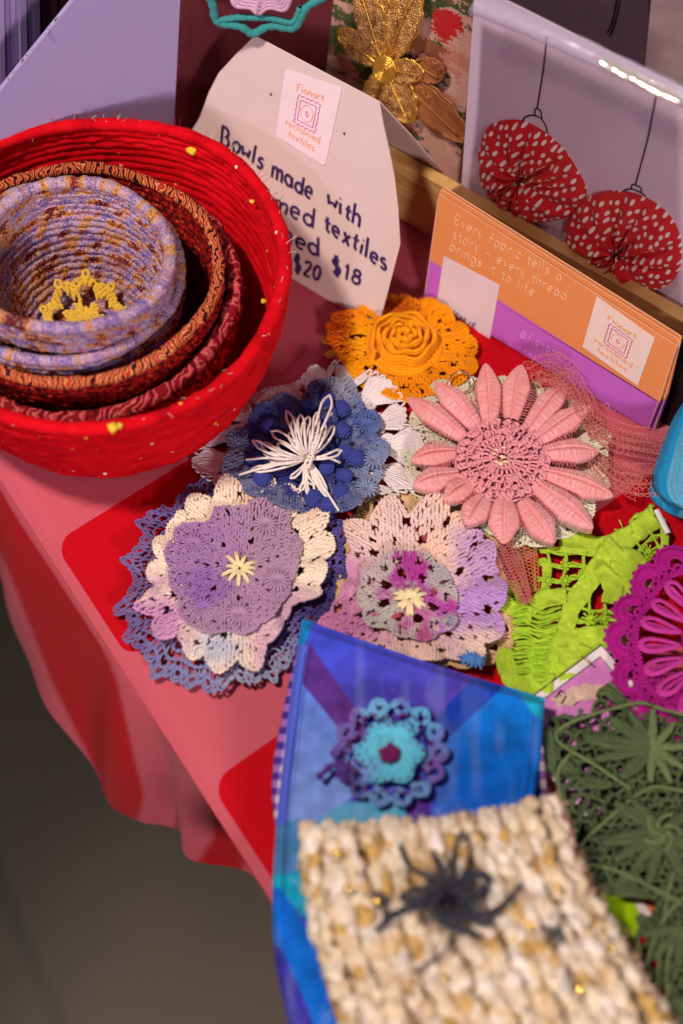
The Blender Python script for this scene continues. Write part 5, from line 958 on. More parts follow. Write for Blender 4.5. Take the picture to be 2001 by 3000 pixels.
def sticker_art(pl, off, quad, parent, r=.00022):
    """quad: four pixel corners tl,tr,br,bl of the sticker"""
    q = np.array(quad, float)
    def bil(u, v): return q[0]*(1-u)*(1-v)+q[1]*u*(1-v)+q[2]*u*v+q[3]*(1-u)*v
    f = lambda x, y: pl(x, y, off)
    up = lambda u, v, h: (bil(u, v-h)-bil(u, v))
    STROKE('Fionart', bil(.26, .25), bil(.76, .25), up(.5, .25, .055), f, r*1.3, M_orangeink, parent)
    STROKE('reclaimed', bil(.16, .77), bil(.84, .77), up(.5, .77, .05), f, r*1.1, M_orangeink, parent)
    STROKE('textiles', bil(.24, .90), bil(.78, .90), up(.5, .9, .05), f, r*1.1, M_orangeink, parent)
    Y = Yarn(4)
    for h, wob in ((.2, .012), (.145, .0)):
        pts = []
        for k in range(4):
            c = [(-1, -1), (1, -1), (1, 1), (-1, 1)]; a, b = np.array(c[k]), np.array(c[(k+1) % 4])
            for t in np.linspace(0, 1, 16, endpoint=False): p = a+(b-a)*t; nn = (a+b)/2; pts.append((.5+(p[0]*h+nn[0]*wob*math.sin(t*31)), .49+(p[1]*h*.95+nn[1]*wob*math.sin(t*31))))
        pt = np.array([bil(*p) for p in pts]); Y.add(f(pt[:, 0], pt[:, 1]), r, closed=True)
    pt = np.array([bil(.5+.03*math.cos(a)*(1-a/9), .49+.05*math.sin(a)*(1-a/9)) for a in np.linspace(0, 6, 14)]); Y.add(f(pt[:, 0], pt[:, 1]), r)
    Y.build('frame_drawing', M_pinkink, parent)
    Y = Yarn(4); pt = np.array([bil(.5+.11*math.cos(a), .49+.105*math.sin(a)) for a in np.linspace(0, 2*PI, 30, endpoint=False)]); Y.add(f(pt[:, 0], pt[:, 1]), r*.8, closed=True); Y.build('circle_drawing', M_orangeink, parent)
def sign():
    pl = mkplane((1105, 960), (850, 812), 24)
    root = thing('price_sign', 'white folded card tent sign with purple handwriting behind the red bowl', 'sign', tuple(P(1105, 960, 0)))
    # front panel with a slight bow, built as a fine sheet
    front = [(745,106),(1112,300),(1122,360),(1140,440),(1156,520),(1166,610),(1172,715),(1150,800),(1107,962),(1020,915),(850,812),(600,668),(470,560),(520,450),(560,385),(585,345),(612,270),(640,215),(690,160)]
    panel('front_panel', pl, front, .0006, M_card, root)
    ridgeR = pl(np.array(1112.), np.array(300.)); 
    # back panel: through the ridge, leaning the other way
    e = pl.e; L = math.radians(26); upb = -pl.bk*math.sin(L)+np.array([0, 0, math.cos(L)]); nb = np.cross(e, upb); nb = nb if nb@(CAM-ridgeR) > 0 else -nb
    def fb(px, py, off=0.0): d = ray(px, py); o = ridgeR+nb*off; t = ((o-CAM)@nb)/(d@nb); return CAM+d*t[..., None]
    # true shape: drawn along the ridge in metres
    Rr, Lr = ridgeR, pl(np.array(745.), np.array(106.)); H = ridgeR[2]/math.cos(L)
    prof = [(0, 0), (.012, .25), (.020, .5), (.024, .66), (.006, 1.0)]; ev = (Rr-Lr)/np.linalg.norm(Rr-Lr); W = np.linalg.norm(Rr-Lr)
    pts = [Rr+ev*a-upb*b*H for a, b in prof]+[Lr-ev*a-upb*b*H for a, b in prof[::-1]]
    V = np.array(pts)-[0, 0, 0]; V[:, 2] = np.maximum(V[:, 2], .0005); n = len(V); V2 = np.concatenate([V, V-nb*.0006]); F4 = np.array([[i, (i+1) % n, n+(i+1) % n, n+i] for i in range(n)]); tri = np.array([t for i in range(1, n-1) for t in ([0, i, i+1], [n, n+i+1, n+i])])
    mk('back_panel', V2, [F4, tri], M_card, root, smooth=False)
    st_q = [(835,198),(1002,256),(952,488),(806,397)]
    t = []
    def rnd(q, k=.05):
        q = np.array(q, float); o = []
        for i in range(4):
            p = q[i]; a = q[i-1]; b = q[(i+1) % 4]
            for s in np.linspace(0, 1, 5): o.append(tuple((1-s)**2*(p+(a-p)*k)+2*s*(1-s)*p+s*s*(p+(b-p)*k)))
        return o
    stk = panel('sticker', pl, rnd(st_q, .06), .0003, plain('glossy_sticker', (240, 216, 220), .3, .5), root, off=.0006)
    sticker_art(pl, .0008, st_q, stk)
    f = lambda x, y: pl(x, y, .0004); up = (6, -24)
    for txt, a, b, u in (('Bowls', (648, 420), (775, 500), (5, -30)), ('made', (797, 517), (920, 590), (4, -30)), ('with', (958, 600), (1062, 672), (4, -29)), ('reclaimed', (620, 520), (928, 672), (4, -29)), ('textiles', (952, 672), (1140, 800), (4, -29)), ('unframed', (640, 620), (945, 758), (4, -29)), ('$18', (974, 800), (1066, 838), (5, -25)), ('framed', (640, 660), (830, 745), (4, -26)), ('$20', (862, 795), (945, 825), (5, -25))):
        STROKE(txt, a, b, u, f, .00085, M_ink, root, jitter=.045)
    dm = plain('pinhole', (60, 40, 40), .8)
    for x, y in ((792, 275), (1007, 390)):
        Y = Yarn(6); Y.add(pl(np.array([x, x+4.]), np.array([y, y+3.]), .0003), .0007); Y.build('pinhole', dm, root)
sign()
# ---------------------------------------------------------------- leaflets in front of the crate
LP = mkplane((1245, 872), (1905, 1262), 14)
def leaflets():
    om = plain('leaflet_orange', (228, 144, 86), .42, .4, var=.04); lm = plain('leaflet_lilac', (196, 100, 204), .42, .4, var=.05); wm = plain('leaflet_edge', (240, 190, 160), .6)
    labs = ['front orange and lilac leaflet with printed lines, blank white square and small white label', 'orange and lilac leaflet standing just behind the front one, upper edge showing', 'rearmost orange leaflet against the wooden crate, thin strip of top edge showing']
    for k in (2, 1, 0):
        root = thing('leaflet', labs[k], 'leaflet', tuple(LP.A), 'leaflets leaning on the wooden crate')
        dx, dy, off = (0, 0, 0) if k == 0 else ((12, -13, -.002) if k == 1 else (16, -22, -.004))
        tl, tr, br, bl = (1286+dx*.6, 566+dy), (1984+dx*.9, 1012+dy*1.2), (1900+dx*1.5, 1258), (1244+dx*.3, 866)
        sp_l = (1258+dx*.5, 762+dy*.6); sp_r = (1934+dx*1.3, 1178+dy*.4)
        # lilac diagonal split: lower left rises to the top right
        panel('orange_half', LP, [tl, tr, sp_r, (1925+dx, 1178+dy*.4), (1460+dx*.4, 878), sp_l], .0004, om, root, off=off)
        panel('lilac_half', LP, [sp_l, (1460+dx*.4, 878), (1925+dx, 1178+dy*.4), sp_r, br, bl], .0004, lm, root, off=off)
        Y = Yarn(4); pp = resample([bl, tl, tr, br], 60, False); Y.add(LP(pp[:, 0], pp[:, 1], off), .00025); Y.build('cut_edge', wm, root)
        if k == 0:
            wt = plain('white_print', (246, 208, 168), .5); f = lambda x, y: LP(x, y, .00025)
            for txt, a, b in (('Every fabric tells a', (1330, 656), (1648, 828)), ('story - every thread', (1325, 697), (1662, 884)), ('brings it to life', (1318, 733), (1568, 872))): STROKE(txt, a, b, (2.8, -17), f, .00023, wt, root)
            lt = plain('pale_lilac_print', (228, 150, 226), .5); STROKE('@fionart', (1522, 985), (1640, 1050), (2.5, -13), f, .00028, lt, root); STROKE('www', (1516, 1024), (1562, 1050), (2.5, -13), f, .00028, lt, root); STROKE('au', (1770, 1195), (1808, 1218), (3, -15), f, .0003, lt, root)
            panel('white_square', LP, [(1300,750),(1464,835),(1434,996),(1280,882)], .0002, plain('white_sticker', (228, 206, 214), .4), root, off=.0004)
            STROKE('SCAN ME', (1326, 925), (1396, 966), (1.6, -9), lambda x, y: LP(x, y, .0007), .00025, plain('grey_ink', (90, 70, 90), .6), root)
            q = [(1748,868),(1918,990),(1868,1130),(1706,1016)]
            sk = panel('label_square', LP, q, .0002, plain('white_label', (236, 214, 206), .45), root, off=.0004); sticker_art(LP, .0006, q, sk)
    # dark end shadow box
    st_ = mkplane((1905, 1262), (2010, 1325), 8, back=.012)
leaflets()
# ---------------------------------------------------------------- wooden crate
BX = mkplane((1245, 872), (1905, 1262), 0, back=.040)
def wood_mat():
    m, nt, b = newmat('pale_plywood'); co = objco(nt)
    mp = nd(nt, 'Mapping', {'Vector': co, 'Scale': (30, 30, 400), 'Rotation': (0, 0, -.55)}).outputs[0]
    n = nd(nt, 'TexNoise', {'Vector': mp, 'Scale': 1.0, 'Detail': 5.0, 'Distortion': .4}).outputs[0]
    nt.links.new(ramp(nt, n, [(.3, (196, 142, 76)), (.5, (226, 176, 106)), (.7, (244, 206, 140))]), b.inputs['Base Color']); b.inputs['Roughness'].default_value = .55; bump(nt, b, n, .3, .0003); return m
M_wood = wood_mat()
def crate():
    root = thing('wooden_crate', 'pale plywood crate holding craft cards, behind the leaflets', 'crate', tuple(BX.A))
    A = BX(np.array(774.), np.array(229.)); B = BX(np.array(2001.), np.array(966.)); H = .5*(A[2]+B[2]); e = BX.e if BX.e@(B-A) > 0 else -BX.e; bk = BX.bk
    A = BX.A+e*((A-BX.A)@e); L = .36; D = .17; T = .0078
    print('crate height', A, H)
    def board(o, u, ul, v, vl, w, wl, name, n=1):
        c = np.array([o+u*ul*i+v*vl*j+w*wl*k for k in (0, 1) for j in (0, 1) for i in (0, 1)]); F = np.array([[0, 1, 3, 2], [4, 6, 7, 5], [0, 4, 5, 1], [2, 3, 7, 6], [0, 2, 6, 4], [1, 5, 7, 3]])
        ob = mk(name, c, F, M_wood, root, smooth=False); bv = ob.modifiers.new('b', 'BEVEL'); bv.width = .0006; bv.segments = 2
    z = np.array([0, 0, 1.]); o0 = A.copy(); o0[2] = .0
    board(o0, e, L, bk, T, z, H, 'front_board'); board(o0+bk*(D-T), e, L, bk, T, z, H, 'back_board')
    board(o0+bk*(T+.0003), e, T, bk, D-2*T-.0006, z, H-.0002, 'side_board'); board(o0+e*(L-T)+bk*(T+.0003), e, T, bk, D-2*T-.0006, z, H-.0002, 'side_board')
    board(o0+e*(T+.0003)+bk*(T+.0003), e, L-2*T-.0006, bk, D-2*T-.0006, z, T, 'base_board')
    return e, H
CE, CH = crate()
# ---------------------------------------------------------------- gold flower card and ornament pack
GP = mkplane((1245, 872), (1905, 1262), 6, back=.060, z=0)
def goldcard():
    root = thing('painted_card', 'painted canvas card with glittering gold flower applique standing in the crate', 'card', tuple(GP.A+[0, 0, .006]))
    m, nt, b = newmat('dabbed_paint_canvas'); co = objco(nt)
    mp = nd(nt, 'Mapping', {'Vector': co, 'Rotation': (0, .5, .4), 'Scale': (1, 1, 2.2)}).outputs[0]
    n1 = nd(nt, 'TexNoise', {'Vector': mp, 'Scale': 22.0, 'Detail': 6.0, 'Roughness': .7}).outputs[0]; n2 = nd(nt, 'TexNoise', {'Vector': mp, 'Scale': 30.0, 'Detail': 7.0, 'Roughness': .75, 'Distortion': .6}).outputs[0]; n2b = math_(nt, 'ADD', n2, 0.0); n3 = nd(nt, 'TexNoise', {'Vector': co, 'Scale': 700.0, 'Detail': 3.0}).outputs[0]
    fz = math_(nt, 'MULTIPLY', math_(nt, 'SUBTRACT', n3, .5), .16)
    c = mixc(nt, math_(nt, 'GREATER_THAN', math_(nt, 'ADD', n1, fz), .53), lin((206, 158, 140)), lin((66, 84, 40)))
    at = nd(nt, 'Attribute', attribute_name='Col').outputs[0]; sel = nd(nt, 'SeparateColor', {0: at}); c = mixc(nt, math_(nt, 'GREATER_THAN', math_(nt, 'ADD', math_(nt, 'MULTIPLY', sel.outputs[0], .8), math_(nt, 'ADD', n2, fz)), .95), c, lin((200, 24, 32)))
    c = mixc(nt, math_(nt, 'MULTIPLY', math_(nt, 'GREATER_THAN', math_(nt, 'ADD', n2, fz), .56), .5), c, lin((190, 84, 62)))
    nt.links.new(c, b.inputs['Base Color']); b.inputs['Roughness'].default_value = .8; bump(nt, b, n3, .8, .0006)
    G = loft([(956,-60),(955,200),(958,480),(960,640)], [(1398,-60),(1385,200),(1352,420),(1335,600)], 60, 50); V = GP(G[..., 0], G[..., 1]); d = np.hypot(G[..., 0]-1310, G[..., 1]-70)/110; col = np.clip(1-d, 0, 1)[..., None]*np.ones(3)
    mk('canvas', V.reshape(-1, 3), flip(gridF(60, 50)), m, root, col=col.reshape(-1, 3), solid=.002)
    # gold lace flower
    m, nt, b = newmat('gold_glitter_lace'); co = objco(nt); v = nd(nt, 'TexVoronoi', {'Vector': co, 'Scale': 900.0}); n = nd(nt, 'TexNoise', {'Vector': co, 'Scale': 260.0, 'Detail': 3.0}).outputs[0]
    nt.links.new(ramp(nt, n, [(.3, (168, 104, 56)), (.5, (204, 146, 84)), (.7, (240, 196, 110))]), b.inputs['Base Color']); b.inputs['Metallic'].default_value = .35; b.inputs['Roughness'].default_value = .42; m3 = plain('gold_cord', (250, 200, 84), .3, metal=.75, var=.3, nscale=500, bstr=1)
    vm = nt.nodes.new('ShaderNodeNormalMap') if False else None; bump(nt, b, v.outputs[0], 1.0, .0012)
    m2 = plain('bronze_lace', (176, 110, 66), .6, metal=.35, var=.3, nscale=400, bstr=.8)
    C = (1150, 180)
    def petal(tip, hw, mat, off, name='lace_petal', c=C):
        a, t_ = np.array(c, float), np.array(tip, float); d = t_-a; nn = np.array([-d[1], d[0]])/np.hypot(*d); u = np.linspace(0, 1, 26)[:, None]; s = np.linspace(-1, 1, 15)[None]; pr = np.sin(u**1.15*PI*.93+.08)**.7*(1+.06*np.sin(u*30)); Gp = a+u[..., None]*d+(s*pr*hw)[..., None]*nn
        rel = off+.003*np.sin(u*PI)+.0012*(np.abs(s)**3)+.0006*vn(BS([Gp[..., 0]/6, Gp[..., 1]/6, 0*Gp[..., 0]], -1), 5)
        base = GP(Gp[..., 0], Gp[..., 1]); V = base+GP.n*rel[..., None]; mk(name, V.reshape(-1, 3), flip(gridF(26, 15)), mat, root, solid=.0005)
        Y = Yarn(5); ed = np.concatenate([Gp[:, 0], Gp[::-1, -1]]); k = len(ed); bs = GP(ed[:, 0], ed[:, 1])+GP.n*(off+.0026); Y.add(bs, .0008*(1+.3*np.sin(np.arange(k)*2.1))); mid = Gp[2:-3, 7]; Y.add(GP(mid[:, 0], mid[:, 1])+GP.n*(off+.0045), .0006); Y.build('petal_cord', m3 if mat is m else mat, root)
    petal((1380, 400), 46, m2, .0015); petal((1310, 215), 36, m2, .002, c=(1230, 170)); petal((1250, 330), 50, m2, .002, c=(1190, 230))
    for tip, hw in (((1012, 72), 34), ((1078, -60), 42), ((1240, -60), 50), ((1222, 340), 44), ((1112, 305), 40), ((1258, 200), 34), ((1160, -50), 34)): petal(tip, hw, m, .004)
    Y = Yarn(6)
    for k in range(5):
        r = 6+k*6; t = np.linspace(0, 2*PI, 30, endpoint=False); Y.add(GP(1152+r*np.cos(t), 182+r*1.2*np.sin(t))+GP.n*.0085, .0011, closed=True)
    Y.build('flower_boss', m3, root)
goldcard()
OP = mkplane((1245, 872), (1905, 1262), 4, back=.0465, z=0)
def ornaments():
    root = thing('ornament_card', 'lilac card with two polka dot fabric baubles on drawn strings inside a clear sleeve', 'card', tuple(OP.A+[0, 0, .006]))
    cm = plain('lilac_card', (226, 204, 226), .6, var=.03, nscale=25)
    V0 = [(1392,-40),(1500,10),(2080,300),(2080,1080),(1345,640),(1352,540)]
    panel('card_sheet', OP, V0, .0008, cm, root, off=-.003)
    ink = plain('black_pen', (34, 18, 48), .5); Y = Yarn(5)
    for pts in ([(1602,104),(1593,200),(1574,316)], [(1567,338),(1567,316),(1584,321),(1588,348)], [(1530,358),(1537,342),(1560,336),(1585,345),(1600,370),(1604,392)], [(1926,260),(1900,400),(1862,540)], [(1849,552),(1852,538),(1880,550),(1878,563)], [(1820,568),(1830,555),(1855,553),(1885,568),(1900,590),(1902,602)]):
        q = resample(pts, 24); Y.add(OP(q[:, 0], q[:, 1], -.0028), .00045)
    Y.build('pen_drawing', ink, root)
    m, nt, b = newmat('polka_dot_cotton'); uv = nd(nt, 'UVMap').outputs[0]; v = nd(nt, 'TexVoronoi', {'Vector': uv, 'Scale': 1.0, 'Randomness': .45}, voronoi_dimensions='2D')
    nt.links.new(mixc(nt, math_(nt, 'LESS_THAN', v.outputs[0], .25), lin((214, 6, 26)), lin((244, 226, 220))), b.inputs['Base Color']); b.inputs['Roughness'].default_value = .8; b.inputs['Sheen Weight'].default_value = .1
    def yoyo(c, out, seed):
        c = np.array(c, float); o = np.array(out, float)-c; th = np.arctan2(o[:, 1], o[:, 0]); r = np.hypot(o[:, 0], o[:, 1]); i = np.argsort(th); th = th[i]; r = r[i]; nt_ = 260; nr = 40
        t = np.linspace(-PI, PI, nt_, endpoint=False); R = np.interp(t, np.r_[th-2*PI, th, th+2*PI], np.r_[r, r, r]); R = np.convolve(np.r_[R[-6:], R, R[:6]], np.ones(13)/13, 'valid'); q = np.linspace(.04, 1, nr)[:, None]
        g = np.random.default_rng(seed); pl_ = sum(np.cos(t*k+g.random()*6)*a for k, a in ((13, .45), (19, .4), (8, .4), (29, .15)))
        pl_ = np.abs(pl_)**.8*np.sign(pl_)
        wv = (1-q)**.45*.0046+.0002
        rel = .002+.0085*np.sqrt(np.clip(1-q**3.2, 0, 1))*(1-.62*np.exp(-((q-.04)/.20)**2))+pl_[None]*wv*q**.3*(q < .985)
        G = c+BS([q*R*np.cos(t), q*R*np.sin(t)], -1); V = OP(G[..., 0], G[..., 1])+OP.n*(rel-.0045)[..., None]
        # close to the back
        V = np.concatenate([V, (V[-1]-OP.n*.003)[None]*.98+.02*V[-1].mean(0)]); uvq = np.r_[np.sqrt(q[:, 0])*0+q[:, 0], 1.03]; S = 15.0
        un = BS([uvq[:, None]*R/22*np.cos(t)+pl_*.03+seed, uvq[:, None]*R/23*np.sin(t)+0*t], -1)
        ob = mk('fabric_bauble', V.reshape(-1, 3), gridF(nr+1, nt_, True), m, root, uv=un.reshape(-1, 2))
        dk = lump_at(OP(c[0], c[1])+OP.n*.001, .0030, plain('gathered_hole', (50, 0, 8), .9), ob)
    def lump_at(c, r, mat, parent):
        Y = Yarn(6)
        for k in range(9):
            t = k*.7; Y.add(BS([c+OP.e*r*math.cos(t)+OP.up*r*math.sin(t)+OP.n*.0012, c-OP.n*.002, c+OP.e*r*math.cos(t+2.8)+OP.up*r*math.sin(t+2.8)+OP.n*.0012]), .0007)
        return Y.build('gather_stitches', mat, parent)
    yoyo((1528, 525), [(1404,411),(1429,369),(1470,360),(1516,359),(1566,382),(1620,423),(1665,477),(1690,520),(1715,569),(1707,598),(1661,640),(1599,656),(1524,640),(1454,600),(1410,540),(1402,457)], 1)
    yoyo((1807, 743), [(1653,706),(1657,648),(1703,594),(1744,571),(1819,569),(1870,580),(1910,602),(1964,652),(1985,700),(1989,760),(1985,800),(1956,842),(1910,858),(1848,840),(1765,800),(1690,760)], 5)
    # clear sleeve
    m, nt, b = newmat('clear_film'); tr = nt.nodes.new('ShaderNodeBsdfTransparent'); tr.inputs[0].default_value = (.97, .96, .98, 1); gl = nt.nodes.new('ShaderNodeBsdfGlossy'); gl.inputs['Roughness'].default_value = .22
    co = objco(nt); nz = nd(nt, 'TexNoise', {'Vector': co, 'Scale': 28.0, 'Detail': 3.0, 'Distortion': 1.0}).outputs[0]; bm = nd(nt, 'Bump', {'Height': nz, 'Strength': .12, 'Distance': .0010}); nt.links.new(bm.outputs[0], gl.inputs['Normal'])
    fr0 = nd(nt, 'Fresnel', {'IOR': 1.3}); fr = nd(nt, 'Math', {0: fr0.outputs[0], 1: .8}, operation='MULTIPLY'); mx = nt.nodes.new('ShaderNodeMixShader'); nt.links.new(fr.outputs[0], mx.inputs[0]); nt.links.new(tr.outputs[0], mx.inputs[1]); nt.links.new(gl.outputs[0], mx.inputs[2]); nt.links.new(mx.outputs[0], nt.nodes['Material Output'].inputs[0])
    G = loft([(1388,-60),(1378,200),(1352,420),(1338,600)], [(2080,-60+330),(2080,500),(2080,760),(2080,1060)], 60, 90); rel = .0125+.0002*vn(BS([G[..., 0]/160, G[..., 1]/160, 0*G[..., 0]], -1), 2)+.00003*vn(BS([G[..., 0]/60, G[..., 1]/50, 0*G[..., 0]], -1), 3)
    V = OP(G[..., 0], G[..., 1])+OP.n*rel[..., None]; mk('clear_sleeve', V.reshape(-1, 3), flip(gridF(60, 90)), m, root)
    m2 = m.copy(); m2.name = 'sleeve_fold_film'; t2 = [n for n in m2.node_tree.nodes if n.type == 'BSDF_TRANSPARENT'][0]
    mf, nt, b = newmat('milky_film_fold'); b.inputs['Base Color'].default_value = (*lin((196, 186, 214)), 1); b.inputs['Roughness'].default_value = .15; b.inputs['Roughness'].default_value = .3; b.inputs['Alpha'].default_value = .42; b.inputs['Coat Weight'].default_value = .2
    # folded top edge of the sleeve: a soft rolled strip
    cl = resample([(1440,-30),(1560,15),(1700,72),(1850,142),(2080,250)], 60); w_ = 26; s = np.linspace(-1, 1, 12); G = cl[:, None]+np.array([-.42, .9])[None, None]*(s[None, :, None]*w_); rel = .0135+.007*np.sqrt(np.clip(1-s**2, 0, 1))[None]+.0006*vn(BS([G[..., 0]/25, G[..., 1]/25, 0*G[..., 0]], -1), 3)
    V = OP(G[..., 0], G[..., 1])+OP.n*rel[..., None]; mk('sleeve_fold', V.reshape(-1, 3), flip(gridF(60, 12)), mf, root)
    cl = resample([(1832,112),(1880,140),(1940,170),(2060,228)], 40); s = np.linspace(-1, 1, 8); G = cl[:, None]+np.array([-.42, .9])[None, None]*(s[None, :, None]*11); rel = .0205+.004*np.sqrt(np.clip(1-s**2, 0, 1))[None]+.0005*vn(BS([G[..., 0]/25, G[..., 1]/40, 0*G[..., 0]], -1), 3)
    V = OP(G[..., 0], G[..., 1])+OP.n*rel[..., None]; mk('highlight_strip', V.reshape(-1, 3), flip(gridF(40, 8)), plain('highlight_silver', (250, 244, 235), .2, metal=.6), root)  # near-white strip paints the bright highlight along the sleeve fold
ornaments()
# ---------------------------------------------------------------- things behind
def boxobj(name, pl, px, th, mat, **kw): return panel(name, pl, px, th, mat, **kw)
def backdrop():
    # grey stock boards at the back right
    q = mkplane((1245, 872), (1905, 1262), 2, back=.13)
    panel('grey_folder', q, [(1380,-250),(1900,-150),(1900,260),(1380,200)], .012, plain('dark_grey_board', (84, 66, 80), .6), label='dark grey folder standing behind the clear sleeve', cat='folder')
    q = mkplane((1245, 872), (1905, 1262), 2, back=.105)
    panel('grey_packet', q, [(1915,-80),(2100,0),(2100,400),(1880,300)], .006, plain('taupe_packet', (150, 128, 136), .35, var=.3, nscale=60), label='taupe film packet at the top right corner', cat='packet')
    Y = Yarn(5); qp = resample([(1812,-20),(1796,60),(1780,95)], 12); q2 = mkplane((1245, 872), (1905, 1262), 2, back=.128); Y.add(q2(qp[:, 0], qp[:, 1]), .0007)
    Y.build('hanging_string', plain('black_string', (20, 12, 18), .6), label='thin black cord hanging in front of the grey folder', cat='string')
    # white carton on the left
    bl = mkplane((-250, 900), (560, 545), 6, back=.0)
    root = thing('white_carton', 'large lilac white cardboard panel standing behind the nested bowls', 'carton', tuple(bl.A))
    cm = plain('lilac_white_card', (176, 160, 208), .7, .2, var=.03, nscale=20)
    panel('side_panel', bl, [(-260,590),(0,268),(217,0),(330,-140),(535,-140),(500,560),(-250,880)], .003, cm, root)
    Y = Yarn(5); e = resample([(-260,590),(0,268),(217,0),(330,-140)], 120, False); g = np.random.default_rng(2); Y.add(bl(e[:, 0]+g.normal(size=120)*.8, e[:, 1]+g.normal(size=120)*.8, -.0015), .0011*(1+.15*g.random(120))); Y.build('corrugated_edge', plain('torn_kraft', (60, 44, 36), .8, var=.5, nscale=300), root)
    lump('scuff', 140, 92, float(bl(np.array(140.), np.array(92.))[2]), .0014, cm, root, 1)
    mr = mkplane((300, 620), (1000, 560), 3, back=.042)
    panel('maroon_shade_panel', mr, [(440,-250),(1010,-250),(1010,470),(440,560)], .02, plain('maroon_shade', (104, 34, 46), .7, var=.15, nscale=14), label='maroon panel painted as the shaded carton side between white panel and sign', cat='box')  # added panel: shade on the carton's far side, put into a maroon colour
    # standing file of cards at the top left
    g = np.random.default_rng(4); fl = mkplane((-400, 600), (400, 240), 0, back=.10)
    x = -60; n = 0
    while x < 360 and n < 26:
        w_ = 9+g.random()*12; lum = g.random(); c = (int(70+120*lum), int(62+104*lum), int(84+136*lum)) if x < 110 else (44+int(30*lum), 30, 40)
        plx = mkplane((-250, 900), (560, 545), 2, back=.045+.004*g.random())
        where = 'pale' if lum > .6 else ('mid grey' if lum > .3 else 'dark')
        sl = panel('record_sleeve', plx, [(x,-220),(x+w_,-220),(x+w_-2+14,560-x*1.0),(x+14,560-x*1.0)], .04, plain('sleeve_paper', c, .6), label='%s card sleeve filed upright in the row beyond the white panel' % ('pale lilac' if x < 110 and lum > .5 else ('mid lilac' if x < 110 else 'dark brown')), cat='sleeve', group='card sleeves filed in a row at the top left'); x += w_+1.5; n += 1
backdrop()
# teal crochet star hanging at the top
def star():
    pr = mkplane((1105, 960), (850, 812), 24); tip = pr(np.array(738.), np.array(112.), .006)
    root = thing('crochet_star', 'teal edged crochet star with pink middle hanging over the sign', 'ornament', tuple(tip), None)
    n = np.array([0, -1., .12]); n /= np.linalg.norm(n)
    def f(px, py, off=0.0): d = ray(px, py); t = ((tip+n*off-CAM)@n)/(d@n); return CAM+d*t[..., None]
    out = [(560,-60),(628,5),(625,70),(700,72),(722,78),(738,115),(765,78),(800,70),(868,92),(893,15),(960,-10),(1010,-80),(900,-150),(780,-220),(640,-150)]
    q = resample(out+[out[0]], 150); Y = Yarn(8); Y.add(f(q[:, 0], q[:, 1]), .0023*(1+.10*np.sin(np.arange(150)*1.7)))
    q2 = resample([(640,60),(700,50),(745,52),(790,52),(860,70),(880,20)], 50); Y.add(f(q2[:, 0], q2[:, 1]), .0018*(1+.1*np.sin(np.arange(50)*2)))
    Y.build('star_edge', yarn_mat('teal_yarn', (60, 146, 146), scale=800), root)
    Y = Yarn(5)
    for k in range(9):
        s_ = 1-.10*k; qq = np.array([(780+(x-780)*.62*s_, -75+(y+75)*.62*s_) for x, y in out]); qq = resample(np.vstack([qq, qq[:1]]), 90); Y.add(f(qq[:, 0], qq[:, 1], .001), .0023)
    Y.build('star_middle', yarn_mat('pale_pink_yarn', (226, 180, 208), scale=800), root)
    top = f(np.array(780.), np.array(-220.)); Y = Yarn(5); Y.add(BS([top, top+[0, .0, .2], top+[0, 0, .6]]), .0005); Y.build('hanging_thread', M_cream, root)
star()
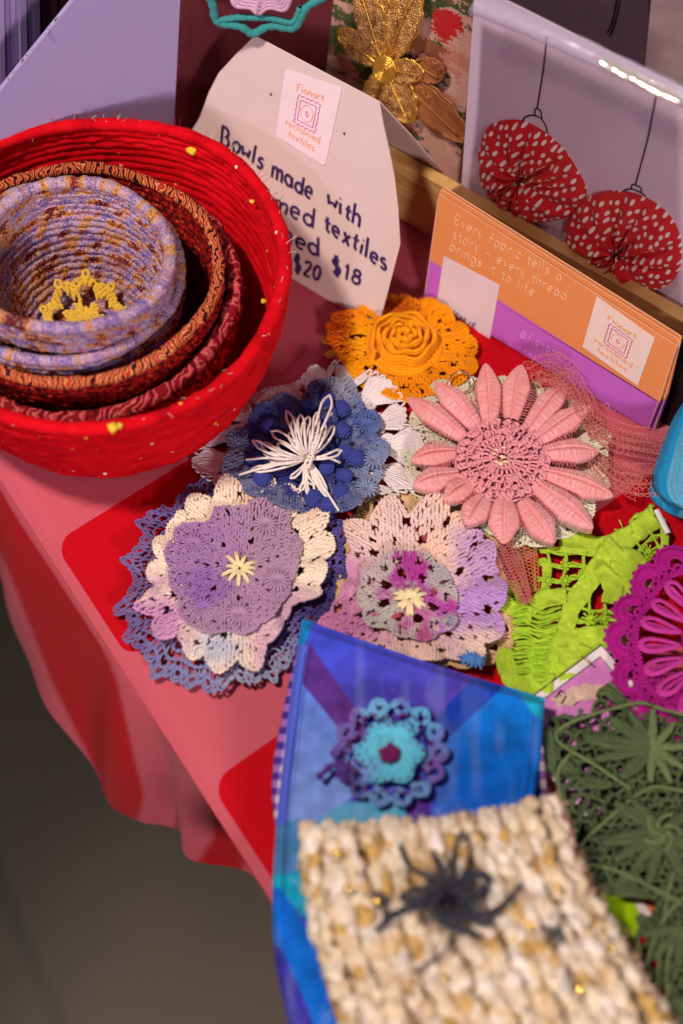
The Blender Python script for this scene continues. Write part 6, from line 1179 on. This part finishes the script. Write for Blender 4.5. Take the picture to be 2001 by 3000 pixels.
# pale blue folded fabric at the right edge
def bluefold():
    Lp = [(2010,1160),(1965,1240),(1930,1330),(1908,1400),(1912,1440),(1960,1475)]; Rp = [(2140,1180),(2140,1250),(2140,1330),(2140,1420),(2140,1480),(2140,1560)]
    G = loft(Lp, Rp, 50, 40); u = np.linspace(0, 1, 40)[None]; v = np.linspace(0, 1, 50)[:, None]; e = np.clip(u/.12, 0, 1); ev = np.clip(np.minimum(v, 1-v)/.1, 0, 1); z = .010+.022*np.sqrt(np.clip(1-(1-e)**2, 0, 1))*np.sqrt(np.clip(1-(1-ev)**2, 0, 1))-.0022*np.exp(-((u-.22-.1*v)/.03)**2)+.001*vn(BS([u*6+0*v, v*6+0*u, 0*u*v], -1), 3)
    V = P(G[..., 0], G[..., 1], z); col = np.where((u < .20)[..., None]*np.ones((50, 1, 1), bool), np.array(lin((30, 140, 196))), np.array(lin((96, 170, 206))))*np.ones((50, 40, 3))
    idxg = np.arange(2000).reshape(50, 40); pi_ = np.concatenate([idxg[0, :], idxg[1:, -1], idxg[-1, -2::-1], idxg[-2:0:-1, 0]]); per = V.reshape(-1, 3)[pi_].copy(); per[:, 2] = .001
    F = np.concatenate([gridF(50, 40), BS([pi_, np.roll(pi_, -1), np.roll(np.arange(len(pi_))+2000, -1), np.arange(len(pi_))+2000], 1)])
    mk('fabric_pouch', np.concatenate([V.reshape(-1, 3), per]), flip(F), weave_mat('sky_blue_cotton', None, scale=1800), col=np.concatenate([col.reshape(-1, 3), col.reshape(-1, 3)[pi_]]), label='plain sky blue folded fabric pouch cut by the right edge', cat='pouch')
    # black panel added to paint the dark shadow behind the leaflets
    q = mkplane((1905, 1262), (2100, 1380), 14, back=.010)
    panel('shadow_panel', q, [(1975,990),(2080,1030),(2080,1400),(1915,1290)], .006, plain('shadow_black', (16, 12, 18), .3), label='black panel painted as the shadow at the right of the leaflets', cat='shadow')
bluefold()
def bits():
    root = thing('crochet_scrap', 'small sky blue crochet scrap peeking out above the blue pouch', 'crochet', tuple(P(1390, 1945, .001)))
    Y = Yarn(5)
    for c in ((1372, 1930), (1396, 1938)):
        p = P(*c, .012); q = np.linspace(.1, 1, 4)
        for j in range(11): t = 2*PI*j/11; Y.add(p+BS([np.cos(t)*.0042*q*(1+.3*(j%2)), np.sin(t)*.0036*q*(1+.3*(j%2)), .0012*np.array([0, 1, 1, .3])], -1), .0006)
    Y.build('picot_edge', yarn_mat('sky_yarn', (92, 150, 222)), root)
    # yellow crochet motif inside the innermost bowl
    root = thing('crochet_motif', 'yellow crochet flower motif lying inside the innermost bowl', 'flower', tuple(P(247, 945, .045)))
    c0 = (247, 943); zb = .046
    out = [(c0[0]+134*math.cos(t), c0[1]-118*math.sin(t)) for t in np.linspace(0, 2*PI, 30, endpoint=False)]
    M = polar(c0, out, zb, lambda r, t: .016*np.clip(r*np.sin(t)-.45, 0, 1)+.0*r); Y = Yarn(5); a = .0012
    fill(Y, M, .10, .88, .0022, .0021, .00115, holes=((.56, 10, .31, .0036),), sn=10, sd=.10, sph=.31); picots(Y, M, .84, 10, .16, a*1.2, ph=.31)
    Y.build('motif_stitches', yarn_mat('yellow_cotton', (238, 194, 74), scale=1000), root)
bits()
